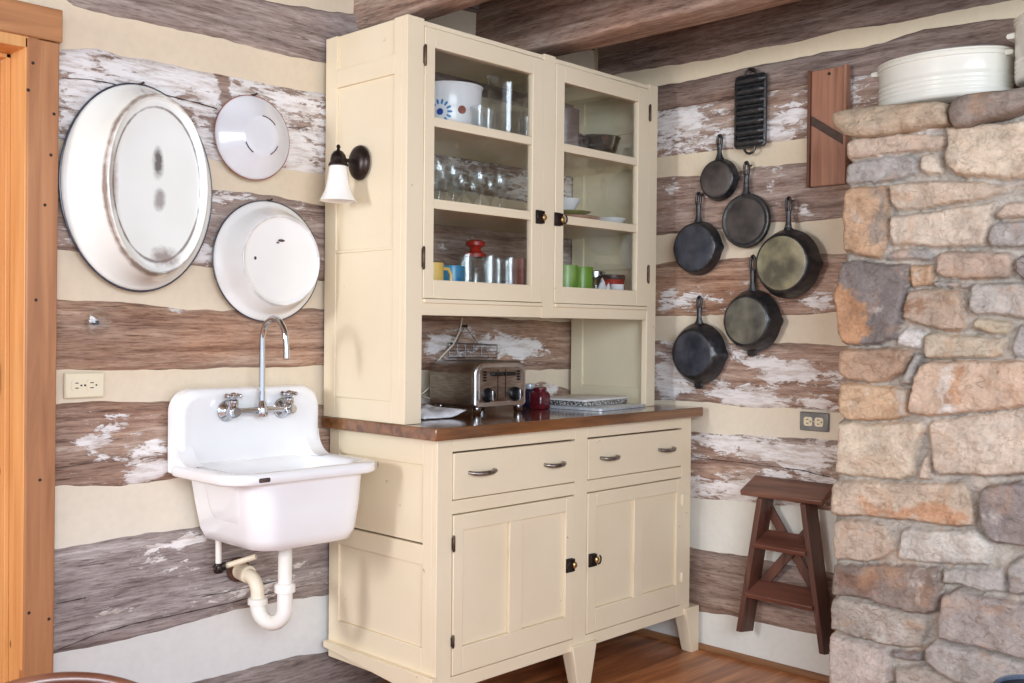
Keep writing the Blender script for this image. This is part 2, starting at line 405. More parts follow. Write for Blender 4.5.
def soft(c, k=.3, up=1.05):
    g = sum(c)/3; return tuple(min(255, (v+(g-v)*k)*up) for v in c)
def set_attr(o, cols):
    a = o.data.color_attributes.new('tint', 'FLOAT_COLOR', 'POINT')
    a.data.foreach_set('color', np.array(cols, dtype=np.float32).ravel())
def nz(x, y, z, s=1): return noise.noise(Vector((x*s, y*s, z*s)))
# ------------------------------------------------------------------ log walls
XP = 1.318                                   # face of the logs of the right wall
def edge(axis, val, pts, u_axis, ext=True):
    q = sorted((p[u_axis], p.z) for p in (on(axis, val, *a) for a in pts))
    return q
CH_LO, CH_HI = lin((226, 205, 172)), lin((232, 230, 224))
def log_wall(name, axis, val, u_axis, u0, u1, logs, chinks, blobs, px_per_m, sgn, seed, zmin, zmax, cracks=()):
    """logs: (top edge, bottom edge, paint, gray, dark, u0, u1); edges = photo points on the wall face.
    sgn: direction (along axis) that points into the room"""
    rnd = random.Random(seed)
    mb = MB(); cols = []
    bl = [(on(axis, val, x, y), rx/px_per_m, ry/px_per_m, s) for x, y, rx, ry, s in blobs]
    NV = 16
    for li, (top, bot, P, G, D, a, b) in enumerate(logs):
        te = edge(axis, val, top, u_axis) if not isinstance(top, float) else [(0, top)]
        be = edge(axis, val, bot, u_axis) if not isinstance(bot, float) else [(0, bot)]
        nu = max(8, int((b-a)/.014)); rings = []; base = len(mb.v)
        ph = rnd.random()*50; vs = []
        for i in range(nu+1):
            u = a+(b-a)*i/nu
            zt = interp(te, u)+.006*nz(u*5, ph, 1)+.004*nz(u*22, ph, 3)
            zb = interp(be, u)+.006*nz(u*5, ph, 7)+.004*nz(u*22, ph, 9)
            for j in range(NV+1):
                v = j/NV; e = abs(2*v-1)
                v2 = .5+.5*math.copysign(1-(1-e)**1.5, 2*v-1) if e > 0 else .5
                z = zb+(zt-zb)*v2; e2 = abs(2*v2-1)
                w = val-sgn*(.002+.034*e2**7)+sgn*(.006*nz(u*2.2, z*9, ph)+.003*nz(u*6, z*42, ph))
                if j in (0, NV): w = val-sgn*.06
                p = [0, 0, z]; p[u_axis] = u; p[axis] = w; vs.append(p)
                pa = P+.10*nz(u*1.7, z*6, ph+4)
                for (c, rx, ry, s) in bl:
                    d2 = ((u-c[u_axis])/rx)**2+((z-c.z)/ry)**2
                    if d2 < 6: pa += s*math.exp(-d2*1.1)
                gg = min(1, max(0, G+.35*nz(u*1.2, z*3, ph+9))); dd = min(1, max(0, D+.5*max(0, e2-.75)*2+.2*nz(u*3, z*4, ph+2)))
                cols.append((pa, gg, dd, 1))
        fs = []
        for i in range(nu):
            for j in range(NV):
                q = i*(NV+1)+j; fs.append((q, q+1, q+NV+2, q+NV+1))
        fs.append(tuple(range(NV+1))); fs.append(tuple(nu*(NV+1)+j for j in reversed(range(NV+1))))
        mb.cur = 1; mb.add(vs, fs)
    mb.cur = 2                                 # long splits in the logs
    for ln in cracks:
        q = [on(axis, val, *a) for a in ln]; pts = []
        for a, b in zip(q, q[1:]):
            for k in range(6):
                p = a.lerp(b, k/6); p[axis] += sgn*.0035; p.z += .003*nz(p[u_axis]*20, p.z, seed); pts.append(p)
        n0 = len(mb.v); mb.tube(pts, [.0022*abs(nz(i*.4, seed, 2))+.0007 for i in range(len(pts))], 6); cols += [(0, 0, 0, 1)]*(len(mb.v)-n0)
    # chinking behind and between the logs
    mb.cur = 0; vs = []; nu = int((u1-u0)/.02); nzv = int((zmax-zmin)/.02)
    for i in range(nu+1):
        u = u0+(u1-u0)*i/nu
        for j in range(nzv+1):
            z = zmin+(zmax-zmin)*j/nzv
            w = val-sgn*.016+sgn*.004*nz(u*3, z*7, seed)
            p = [0, 0, z]; p[u_axis] = u; p[axis] = w; vs.append(p)
            k = interp(chinks, z); n = .5+.5*nz(u*2, z*2, seed+5)
            cols.append(tuple(k[c]*(.94+.08*n) for c in range(3))+(1,))
    hole = lambda i, j: u_axis == 0 and -1.885 < u0+(u1-u0)*(i+.5)/nu < -.878 and zmin+(zmax-zmin)*(j+.5)/nzv < 1.9
    fs = [(i*(nzv+1)+j, i*(nzv+1)+j+1, (i+1)*(nzv+1)+j+1, (i+1)*(nzv+1)+j) for i in range(nu) for j in range(nzv) if not hole(i, j)]
    mb.add(vs, fs)
    # the wall's outer skin, so that it has its thickness
    for (ua, ub, za, zb_) in ([(u0, -1.9, zmin, zmax), (-.875, u1, zmin, zmax), (-1.9, -.875, 1.91, zmax)] if u_axis == 0 else [(u0, u1, zmin, zmax)]):
        a = [0, 0, za]; b = [0, 0, zb_]; a[u_axis] = ua; b[u_axis] = ub; a[axis] = val-sgn*.09; b[axis] = val-sgn*.25
        mb.box(a, b); cols += [lin((200, 180, 150))]*8
    o = mb.build(name, [M['chink'], M['log_x' if u_axis == 0 else 'log_y'], M['split']], smooth=True, angle=60); set_attr(o, cols); return structure(o)
class V3(tuple):
    def __add__(a, b): return V3(x+y for x, y in zip(a, b))
    def __sub__(a, b): return V3(x-y for x, y in zip(a, b))
    def __mul__(a, k): return V3(x*k for x in a)
    __rmul__ = __mul__
    def __truediv__(a, k): return V3(x/k for x in a)
cz = lambda *l: [(z, V3(lin(c)[:3])) for z, c in l]
W0 = .012
logs = [
 (2.42, 2.30, .0, .8, .5, -3.4, 1.33),
 ([(270, -4), (310, 2), (337, 9), (358, 11)], [(63.7, -3), (77, 8), (118, 18), (173, 29), (225, 41), (277, 55), (325, 64)], .02, .75, .12, -3.4, 1.33),
 ([(62, 45), (99, 41), (116, 45), (168, 55), (225, 67), (277, 79), (325, 89)], [(61, 144), (211, 166), (288, 175), (325, 180)], .64, .42, .0, -.852, 1.33),
 ([(62, 155), (214, 184), (247, 187), (285, 192), (324, 200)], [(58, 254), (86, 257), (190, 270), (214, 272), (324, 284)], .34, .42, .1, -.852, 1.33),
 ([(58, 294.5), (118, 298), (181, 304), (228, 306), (318, 306), (560, 316)], [(58, 377.5), (110, 376), (187, 374), (261, 372), (324, 370), (430, 374), (575, 374)], .06, .12, .0, -.852, 1.33),
 ([(57, 400), (107, 397), (173, 396), (324, 399), (430, 396), (520, 386), (545, 379), (575, 388)], [(57, 493), (127, 490.5), (194, 482), (324, 468)], .3, .3, .05, -.852, 1.33),
 ([(57, 542.5), (127, 531.6), (198, 522), (324, 505)], [(55.5, 661.6), (118, 648), (146, 641), (214, 624.6), (263, 613.7), (329, 601)], .3, 1.0, .12, -.852, 1.33),
 ([(120, 698), (179, 683), (241, 668), (296, 655), (329, 648)], -.02, .0, .8, .3, -.852, 1.33),
]
blobs = [(100, 62, 40, 12, .22), (170, 80, 50, 14, .25), (290, 110, 26, 16, .16), (300, 150, 26, 14, .15), (80, 92, 22, 10, .2), (200, 132, 16, 20, .1), (295, 168, 26, 8, .2), (180, 117, 30, 8, -.2), (225, 84, 5, 18, -.9),
  (225, 195, 30, 12, .25), (248, 188, 12, 6, .35), (205, 255, 26, 12, .4), (300, 205, 20, 10, .25), (75, 240, 12, 10, .25), (70, 200, 10, 30, .1),
  (178, 309, 26, 6, .62), (95, 323, 7, 6, .4), (500, 345, 90, 26, .72), (525, 350, 60, 18, .4), (450, 362, 40, 10, .35), (440, 345, 26, 20, .3), (455, 330, 40, 12, .3), (430, 350, 16, 20, .3),
  (90, 446, 20, 8, .55), (108, 430, 22, 8, .5), (150, 448, 26, 10, .45), (155, 470, 24, 9, .6), (140, 480, 20, 6, .4), (125, 415, 30, 8, .25), (165, 415, 14, 10, .2), (70, 470, 20, 16, -.1), (550, 389, 30, 10, .8), (430, 398, 12, 10, .7),
  (180, 545, 20, 8, .5), (195, 535, 20, 6, .4), (155, 548, 14, 5, .4), (230, 590, 60, 14, .2), (280, 580, 40, 16, .25), (110, 612, 30, 10, .2), (85, 560, 26, 24, -.3), (290, 610, 30, 6, .1)]
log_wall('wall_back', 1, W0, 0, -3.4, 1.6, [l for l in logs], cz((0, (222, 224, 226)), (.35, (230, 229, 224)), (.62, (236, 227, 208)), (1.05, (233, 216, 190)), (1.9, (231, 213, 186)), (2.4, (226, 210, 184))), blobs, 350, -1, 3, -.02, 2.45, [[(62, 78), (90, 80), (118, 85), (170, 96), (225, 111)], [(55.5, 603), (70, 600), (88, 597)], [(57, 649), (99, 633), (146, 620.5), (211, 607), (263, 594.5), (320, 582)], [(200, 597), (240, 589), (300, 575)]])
logs = [
 (2.46, [(640, 74), (687, 65.6), (734, 57), (780.6, 48), (827.5, 37.5), (880, 29), (1024, 2)], .0, .5, .3, -3.0, .0),
 ([(656, 85), (710, 72.7), (771, 60), (827.5, 48), (880, 40), (922, 25), (1024, 13)], [(659, 112.5), (734, 99.5), (807.5, 86.5), (880, 73.5), (1024, 50)], -.05, .5, .36, -3.0, .0),
 ([(659, 105.5), (734, 92.5), (807.5, 79.5), (880, 66.5), (1024, 41)], [(657, 160.5), (717, 153), (741, 150), (804, 141), (880, 131)], .52, .42, .0, -3.0, .0),
 ([(657.6, 173), (701, 171), (734, 169), (752.5, 164), (804, 159), (880, 150)], [(656, 238.6), (724, 232), (773.6, 225), (843, 221.5)], .3, .4, .05, -3.0, .0),
 ([(656, 260), (734, 253), (771, 249.6), (843, 247)], [(656, 318), (717, 318), (785, 319), (839, 317.6)], .38, .15, .0, -3.0, .0),
 ([(656, 335.7), (780.6, 337.6), (840, 339.7)], [(656, 406), (703, 407), (741, 410.7), (799, 413), (840, 417.7)], .46, .35, .0, -3.0, .0),
 ([(693, 426), (780.6, 431.8), (839, 437)], [(698, 505.5), (750, 509), (805.6, 512.4), (835, 517)], .54, .3, .05, -3.0, .0),
 ([(694, 545), (744, 554), (813, 564)], [(698, 615.7), (752, 626), (817, 641.5)], -.02, .45, .32, -3.0, .0),
]
blobs = [(680, 118, 24, 12, .3), (790, 116, 22, 6, .4), (735, 140, 10, 8, .4), (780, 138, 12, 5, .35), (715, 130, 30, 10, .1), (690, 128, 20, 14, .15),
  (674, 186, 12, 10, .5), (774, 170, 14, 6, .4), (803, 212, 10, 6, .65), (770, 185, 12, 5, .35), (668, 222, 8, 10, .2), (800, 190, 30, 12, -.1),
  (690, 295, 36, 16, .35), (668, 300, 14, 12, .3), (705, 282, 30, 7, -.45), (740, 262, 30, 8, -.25), (820, 302, 26, 7, .35), (810, 270, 24, 16, -.25), (815, 285, 26, 6, .1), (676, 270, 20, 8, -.25),
  (672, 380, 22, 22, .5), (790, 372, 36, 10, .65), (760, 362, 26, 8, .5), (745, 398, 44, 10, .55), (770, 380, 18, 10, .2), (800, 350, 34, 8, -.5), (735, 372, 24, 10, -.45), (825, 385, 16, 14, -.1), (820, 405, 20, 7, .4), (665, 345, 12, 12, .2), (690, 402, 30, 7, -.3),
  (715, 440, 24, 8, .4), (760, 450, 36, 8, .35), (690, 485, 24, 10, .45), (735, 490, 24, 9, .4), (800, 455, 28, 10, .35), (790, 500, 26, 6, .2), (710, 468, 30, 6, -.3), (825, 445, 16, 10, .1), (820, 480, 20, 20, .1)]
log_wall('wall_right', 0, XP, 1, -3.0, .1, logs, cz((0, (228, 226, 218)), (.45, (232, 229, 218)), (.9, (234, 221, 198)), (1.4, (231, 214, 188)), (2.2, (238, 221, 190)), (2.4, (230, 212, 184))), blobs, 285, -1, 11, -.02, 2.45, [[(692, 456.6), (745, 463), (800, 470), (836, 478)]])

# ------------------------------------------------------------------ floor, ceiling, beams, trims
f = MB(); f.box((-4.6, -4.6, -.05), (1.6, .3, 0)); structure(f.build('floor', M['floor']))
f = MB(); f.box((-4.6, -4.6, 2.5), (1.6, .3, 2.55)); structure(f.build('ceiling', M['ceil']))
def beam(x0, x1, z0, seed):
    mb = MB(); rings = []
    for i in range(61):
        y = .03-3.2*i/60; r = []
        for (x, z) in rrect(x0, x1, z0, 2.52, .012, 3):
            r.append((x+.008*nz(y*2, x*3, seed), y, z+(.006*nz(y*2.5, x*8, seed+3) if z < 2.3 else 0)))
        rings.append(r)
    o = mb.loft(rings).build('ceiling_beam', M['log_y'], angle=50); set_attr(o, [(-.35+.2*nz(v.co.y*2, v.co.z*9, seed), .28, .38 if v.co.z > 2.2 else .12, 1) for v in o.data.vertices]); return structure(o)
beam(.127, .225, 2.135, 1.); beam(.672, .812, 2.13, 8.); beam(-.72, -.58, 2.31, 4.)
mb = MB(); prof = [(0, 0), (-.018, 0), (-.02, .008), (-.014, .018), (0, .022)]
mb.loft([[(XP+.016+x, y, z) for x, z in prof] for y in (.02, -3.0)]); o = structure(mb.build('baseboard_right', M['base_trim'], smooth=False))

# door frame at the left: casing, head, jamb with stop, plank door leaf
mb = MB()
mb.hexa([(-.916, -.026, 0), (-.842, -.026, 0), (-.842, .004, 0), (-.916, .004, 0)], [(-.91, -.026, 1.888), (-.832, -.026, 1.888), (-.832, .004, 1.888), (-.91, .004, 1.888)]); o = structure(mb.build('trim_1', M['pine'], bevel=.003))
for px, py in ((28.5, 90), (54, 114), (51, 155), (33, 63), (45, 205), (36, 300), (29, 613), (49, 619), (40, 480)):
    p = on(1, -.0262, px, py); m = MB(); m.lathe([(.0045, 0), (.004, .0006), (.0, .0008)], frame((p.x, -.0257, p.z), (1, 0, 0), (0, 0, 1)), 10); m.build('nail_head', M['nail'], o)
mb = MB(); mb.box((-1.95, -.03, 1.89), (-.826, .004, 1.972)); o = structure(mb.build('trim_2', wood('pine_head', (160, 106, 66), (196, 140, 92), 'x', .45, knots=True), bevel=.003))
mb = MB(); mb.box((-1.95, -.026, 0), (-1.872, .004, 1.905)); structure(mb.build('trim_3', M['pine'], bevel=.003))
dr = MB(); dr.box((-.915, -.02, 0), (-.882, .24, 1.888)); dr.box((-1.894, -.02, 0), (-1.871, .24, 1.90)); dr.box((-1.894, -.02, 1.862), (-.88, .24, 1.9))
fr = structure(dr.build('door_1', M['pine_light'], bevel=.002))
st = MB(); st.box((-.927, .07, 0), (-.915, .11, 1.862)); st.box((-1.871, .085, 0), (-1.856, .135, 1.875)); st.box((-1.871, .07, 1.85), (-.915, .11, 1.862)); st.build('door_stop', M['pine_light'], fr, bevel=.002)
lf = MB()
for k in range(7):
    x1 = -.921-.134*k; lf.box((x1-.131, .118, .01), (x1, .155, 1.845))
for z in (.25, 1.0, 1.68): lf.box((-1.85, .155, z), (-.935, .17, z+.11))
leaf = lf.build('door_leaf', M['pine_red'], fr, bevel=.002)
hk = MB(); hk.tube([(-.985, .118, 1.1), (-.985, .09, 1.08), (-.985, .09, 1.02), (-.985, .118, 1.0)], .006, 8); hk.box((-1.0, .113, .98), (-.97, .119, 1.12)); hk.build('door_latch', M['nail'], leaf)
# ------------------------------------------------------------------ stone chimney
XC = .95
def z_(k, pts): return [(824+x/5.12, k+y/5.12) for x, y in pts]
c_tan, c_lt, c_pk, c_gr, c_or, c_dk, c_pu, c_wh, c_ye = (200, 172, 146), (214, 194, 168), (212, 186, 164), (172, 164, 156), (204, 158, 116), (134, 122, 116), (150, 136, 130), (206, 198, 190), (198, 178, 144)
STONES = [
 (z_(110, [(410, 108), (635, 78), (635, 100), (560, 125), (450, 122)]), c_wh),
 (z_(110, [(135, 165), (200, 145), (420, 118), (560, 127), (625, 130), (632, 165), (600, 210), (480, 215), (250, 252), (150, 268), (130, 230)]), c_tan),
 (z_(110, [(120, 285), (170, 268), (330, 238), (470, 228), (490, 260), (485, 330), (420, 355), (250, 375), (110, 375), (105, 320)]), c_gr),
 (z_(110, [(502, 232), (590, 222), (605, 260), (622, 310), (600, 335), (540, 335), (502, 310)]), c_lt),
 (z_(110, [(640, 90), (760, 85), (900, 70), (1024, 60), (1100, 55), (1100, 350), (1024, 350), (940, 358), (750, 352), (680, 330), (640, 290), (628, 240), (642, 180)]), (216, 190, 158)),
 (z_(110, [(350, 385), (420, 374), (650, 362), (850, 377), (940, 395), (930, 430), (800, 465), (650, 485), (480, 515), (385, 515), (350, 470)]), (206, 180, 152)),
 (z_(110, [(107, 405), (180, 387), (330, 382), (345, 440), (345, 520), (340, 660), (335, 690), (300, 760), (240, 762), (180, 745), (105, 728), (98, 600)]), c_or),
 (z_(110, [(360, 545), (560, 520), (780, 480), (890, 470), (870, 560), (830, 700), (600, 702), (480, 702), (370, 698), (350, 640)]), (212, 190, 164)),
 (z_(110, [(890, 530), (930, 478), (1024, 472), (1100, 468), (1100, 555), (1024, 560), (920, 565), (890, 552)]), c_tan),
 (z_(110, [(862, 600), (900, 575), (1024, 572), (1100, 568), (1100, 705), (860, 702), (850, 660)]), c_gr),
 (z_(220, [(330, 175), (380, 150), (540, 150), (570, 180), (560, 208), (400, 208), (330, 200)]), c_gr),
 (z_(220, [(450, 235), (565, 225), (570, 320), (540, 340), (460, 348), (445, 310)]), c_or),
 (z_(220, [(592, 172), (640, 157), (960, 165), (980, 200), (975, 285), (940, 303), (700, 308), (610, 298), (578, 275)]), (190, 160, 136)),
 (z_(220, [(987, 200), (1024, 172), (1100, 167), (1100, 300), (1024, 303), (987, 270)]), c_pu),
 (z_(220, [(110, 215), (190, 205), (440, 230), (445, 280), (430, 400), (410, 520), (375, 610), (300, 640), (110, 640), (85, 560), (75, 460), (55, 380), (85, 300)]), c_dk),
 (z_(220, [(575, 312), (748, 326), (738, 350), (572, 343)]), c_gr),
 (z_(220, [(450, 362), (560, 350), (700, 352), (735, 420), (735, 560), (620, 570), (560, 560), (520, 543), (420, 508), (430, 420)]), (186, 158, 132)),
 (z_(220, [(760, 327), (1100, 314), (1100, 503), (1024, 506), (860, 488), (790, 483), (758, 460)]), (190, 180, 168)),
 (z_(220, [(770, 512), (800, 497), (960, 517), (972, 550), (950, 583), (860, 583), (770, 558)]), c_ye),
 (z_(220, [(1000, 540), (1024, 532), (1100, 527), (1100, 715), (985, 708), (962, 655), (975, 600)]), c_gr),
 (z_(220, [(387, 602), (430, 552), (525, 577), (520, 650), (480, 658), (382, 640)]), c_wh),
 (z_(220, [(532, 592), (560, 577), (700, 587), (940, 597), (945, 625), (935, 693), (900, 710), (620, 713), (540, 708), (527, 670)]), (198, 176, 146)),
 (z_(330, [(90, 112), (120, 94), (350, 90), (460, 98), (450, 150), (420, 213), (330, 263), (250, 272), (150, 263), (90, 230), (82, 170)]), (186, 146, 114)),
 (z_(330, [(472, 112), (522, 120), (508, 160), (480, 220), (458, 278), (398, 273), (430, 205)]), c_gr),
 (z_(330, [(95, 287), (110, 265), (200, 272), (380, 287), (447, 300), (443, 438), (400, 455), (250, 466), (140, 463), (95, 430), (83, 350)]), (212, 168, 124)),
 (z_(330, [(475, 232), (520, 167), (560, 157), (1100, 152), (1100, 388), (1024, 398), (850, 418), (700, 430), (540, 443), (452, 428), (447, 390), (462, 300)]), (214, 178, 146)),
 (z_(330, [(90, 467), (250, 477), (420, 465), (522, 463), (530, 500), (497, 590), (475, 655), (460, 745), (400, 767), (250, 755), (110, 742), (68, 725), (78, 620)]), (216, 192, 160)),
 (z_(440, [(525, 85), (543, 75), (562, 200), (492, 203), (507, 130)]), c_tan),
 (z_(330, [(547, 482), (560, 462), (750, 437), (1024, 412), (1100, 402), (1100, 740), (1024, 740), (730, 745), (605, 740), (570, 710), (550, 600)]), (212, 188, 162)),
 (z_(440, [(45, 232), (75, 203), (250, 208), (430, 217), (700, 214), (738, 232), (768, 300), (785, 380), (780, 438), (620, 438), (450, 413), (250, 393), (100, 388), (42, 380)]), (206, 178, 148)),
 (z_(440, [(803, 290), (822, 232), (900, 217), (1024, 212), (1100, 217), (1100, 553), (1024, 543), (870, 518), (832, 490), (812, 430)]), c_pu),
 (z_(440, [(60, 412), (140, 397), (330, 422), (340, 470), (372, 520), (367, 568), (300, 613), (220, 620), (60, 613), (48, 560)]), (198, 172, 146)),
 (z_(440, [(402, 460), (422, 447), (780, 457), (828, 500), (858, 540), (853, 633), (700, 636), (500, 626), (387, 608), (390, 540)]), (204, 194, 180)),
 (z_(550, [(950, 62), (1024, 22), (1100, 12), (1100, 228), (1024, 223), (950, 208)]), c_gr),
 (z_(550, [(50, 72), (250, 67), (600, 82), (608, 180), (588, 318), (520, 328), (440, 316), (250, 253), (40, 223)]), (150, 128, 114)),
 (z_(550, [(617, 87), (930, 92), (940, 213), (820, 208), (700, 178), (617, 168)]), (190, 180, 170)),
 (z_(550, [(45, 242), (80, 232), (250, 267), (440, 327), (538, 342), (538, 400), (503, 498), (420, 493), (300, 478), (150, 438), (45, 398), (38, 300)]), (174, 158, 142)),
 (z_(550, [(602, 330), (617, 217), (700, 197), (830, 227), (1024, 262), (1100, 272), (1100, 568), (1024, 558), (850, 503), (700, 473), (600, 448)]), (168, 152, 142)),
 (z_(550, [(40, 422), (140, 442), (280, 482), (338, 502), (358, 560), (352, 681), (352, 780), (36, 780)]), (198, 178, 164)),
 (z_(550, [(352, 502), (518, 517), (523, 563), (382, 558)]), c_pu),
 (z_(550, [(532, 482), (580, 457), (700, 487), (850, 517), (1024, 577), (1100, 592), (1100, 780), (1000, 760), (680, 663), (560, 588), (527, 550)]), (186, 174, 164)),
 (z_(550, [(382, 592), (530, 577), (620, 627), (720, 672), (900, 730), (1000, 780), (1000, 900), (382, 900)]), (182, 166, 150)),
]
PATCH = [(z_(220, [(55, 380), (90, 310), (180, 370), (240, 440), (260, 520), (290, 560), (250, 590), (200, 640), (110, 640), (85, 560)]), (206, 150, 104)),
         (z_(110, [(240, 380), (340, 380), (340, 690), (260, 700), (290, 560), (290, 470)]), (150, 136, 124)),
         (z_(440, [(180, 290), (240, 300), (330, 340), (420, 350), (560, 320), (640, 300), (700, 340), (760, 410), (600, 430), (430, 400), (250, 370)]), (206, 148, 106)),
         (z_(550, [(90, 110), (300, 120), (310, 190), (110, 210)]), (146, 108, 90)),
         (z_(330, [(640, 190), (700, 190), (680, 300), (640, 380), (720, 430), (660, 420), (620, 330)]), (226, 214, 200)),
         (z_(330, [(700, 190), (760, 200), (720, 300), (720, 390), (660, 360), (690, 280)]), (196, 144, 104)),
         (z_(330, [(385, 290), (447, 300), (443, 430), (400, 455)]), (196, 184, 170)),
         (z_(330, [(640, 370), (690, 375), (720, 430), (640, 430)]), (226, 218, 208)),
         (z_(220, [(430, 430), (560, 420), (520, 480), (430, 480)]), (160, 116, 86))]
def pip(P, poly):
    x, y = P[:, 0], P[:, 1]; ins = np.zeros(len(P), bool); n = len(poly)
    for i in range(n):
        x1, y1 = poly[i]; x2, y2 = poly[(i+1) % n]
        c = ((y1 > y) != (y2 > y)); xi = (x2-x1)*(y-y1)/((y2-y1) if y2 != y1 else 1e-9)+x1
        ins ^= c & (x < xi)
    return ins
def dist(P, poly):
    d = np.full(len(P), 1e9); n = len(poly)
    for i in range(n):
        a = np.array(poly[i]); b = np.array(poly[(i+1) % n]); ab = b-a
        t = np.clip(((P-a)@ab)/max(ab@ab, 1e-12), 0, 1); q = a+t[:, None]*ab
        d = np.minimum(d, np.hypot(*(P-q).T))
    return d
def yz(poly): return [(p.y, p.z) for p in (on(0, XC, *q) for q in poly)]
stones = [(yz(p), soft(c, .32, 1.06)) for p, c in STONES]; patches = [(yz(p), soft(c, .18, 1.03)) for p, c in PATCH]
rs = random.Random(4)
z0 = .02                                      # the same courses carried on beyond the frame
while z0 < 1.78:
    h = rs.uniform(.1, .2); y0 = -1.815
    while y0 > -2.5:
        w = rs.uniform(.18, .4); a = .012
        stones.append(([(y0-a, z0+a), (y0-w+a, z0+a+rs.uniform(-.01, .01)), (y0-w+a, z0+h-a), (y0-a, z0+h-a+rs.uniform(-.01, .01))], soft(rs.choice([c_tan, c_lt, c_pk, c_gr, c_pu, c_or]), .32, 1.06))); y0 -= w
    z0 += h
SIL = [(849, 100), (849, 138), (849, 165), (845, 188), (844, 200), (844, 250), (841, 270), (835, 295), (840, 335), (842, 345), (840, 365), (841, 390), (841, 412), (838, 440), (834, 480), (832, 515), (833, 560), (832, 585), (831, 620), (831, 690), (831, 760)]
sil = sorted((p.z, p.y) for p in (on(0, XC, *q) for q in SIL))
ST = .005; NZ = int(1.80/ST); NY = int(1.33/ST)
zs = np.arange(NZ+1)*ST
Pn = np.array([(interp(sil, z)-j*ST-.0025*nz(z*30, 1, 1), z) for z in zs for j in range(NY+1)])
warp = Pn+np.array([(.005*nz(y*14, z*14, 3)+.003*nz(y*42, z*42, 3)+.0022*nz(y*110, z*110, 3), .005*nz(y*14, z*14, 8)+.003*nz(y*42, z*42, 8)+.0022*nz(y*110, z*110, 8)) for y, z in Pn])
H = np.array([-.007+.014*nz(y*6, z*8, 2)+.004*nz(y*30, z*30, 2) for y, z in Pn]); colr = np.tile(np.array(lin((188, 179, 168))), (len(Pn), 1))
for k, (poly, c) in enumerate(stones):
    pa = np.array(poly); lo = pa.min(0)-.01; hi = pa.max(0)+.01
    idx = np.where((warp[:, 0] > lo[0]) & (warp[:, 0] < hi[0]) & (warp[:, 1] > lo[1]) & (warp[:, 1] < hi[1]))[0]
    if not len(idx): continue
    idx = idx[pip(warp[idx], poly)]
    if not len(idx): continue
    d = dist(warp[idx], poly); r = .011; e = np.clip(d/r, 0, 1); hh = rs.uniform(.022, .038)
    cy, cz_ = pa.mean(0); tx, tz = rs.uniform(-.06, .06), rs.uniform(-.08, .08)
    rel = hh*(1-(1-e)**2.6)+e*(tx*(warp[idx, 0]-cy)+tz*(warp[idx, 1]-cz_))
    ns = np.array([.012*nz(Pn[i, 0]*7, Pn[i, 1]*9, k)+.008*nz(Pn[i, 0]*20, Pn[i, 1]*26, k+3)+.005*abs(nz(Pn[i, 0]*50, Pn[i, 1]*60, k)) for i in idx])
    H[idx] = rel+e*ns
    cc = np.array(lin(c)); colr[idx] = cc*np.clip(.55+.45*np.clip(d/.006, 0, 1), 0, 1)[:, None] if False else cc
    for pp, pc in patches:
        wgt = np.zeros(len(idx))
        for q in range(7):
            ox, oz = .011*math.cos(q*2.4)*(q/6), .011*math.sin(q*2.4)*(q/6)
            wgt += pip(warp[idx]+np.array([(ox+.02*nz(a*13, b*13, 5)+.016*nz(a*45, b*45, 5)+.01*nz(a*120, b*120, 5), oz+.02*nz(a*13, b*13, 6)+.016*nz(a*45, b*45, 6)+.01*nz(a*120, b*120, 6)) for a, b in warp[idx]]), pp)/7
            if q == 0 and not pip(warp[idx], pp).any() and wgt.max() == 0: break
        if wgt.max() > 0: colr[idx] += (np.array(lin(pc))-colr[idx])*wgt[:, None]*.85
colr[:, 3] = 1
mb = MB(); vs = []; cols = list(map(tuple, colr))
for i in range(NZ+1):
    for j in range(NY+1):
        q = i*(NY+1)+j; edge_r = max(0, 1-j*ST/.02)
        vs.append((XC-H[q]+.02*edge_r**2, Pn[q, 0], Pn[q, 1]))
fs = [(i*(NY+1)+j, i*(NY+1)+j+1, (i+1)*(NY+1)+j+1, (i+1)*(NY+1)+j) for i in range(NZ) for j in range(NY)]
n0 = len(vs); XB = XP-.012
for i in range(NZ+1):
    q = i*(NY+1); p = vs[q]
    for t in (.1, .3, .6, 1): vs.append((p[0]+(XB-p[0])*t, p[1]+(.012*nz(t*5, p[2]*9, 3) if t < 1 else 0), p[2])); cols.append(cols[min(len(colr)-1, q+3)])
for i in range(NZ):
    a = i*(NY+1); b = (i+1)*(NY+1); fs.append((a, b, n0+(i+1)*4, n0+i*4))
    for t in range(3): fs.append((n0+i*4+t, n0+(i+1)*4+t, n0+(i+1)*4+t+1, n0+i*4+t+1))
top = NZ*(NY+1); n1 = len(vs)
for j in range(NY+1): vs.append((XB, vs[top+j][1], vs[top+j][2])); cols.append(lin((164, 157, 150)))
for j in range(NY): fs.append((top+j, top+j+1, n1+j+1, n1+j))
mb.add(vs, fs)
chim = thing('stone_chimney', 'fieldstone chimney of tan and gray stones at the right, with a stone ledge on top', 'chimney', (1.13, -1.8, 0))
o = mb.build('stonework', M['stone'], chim, angle=180); set_attr(o, cols)
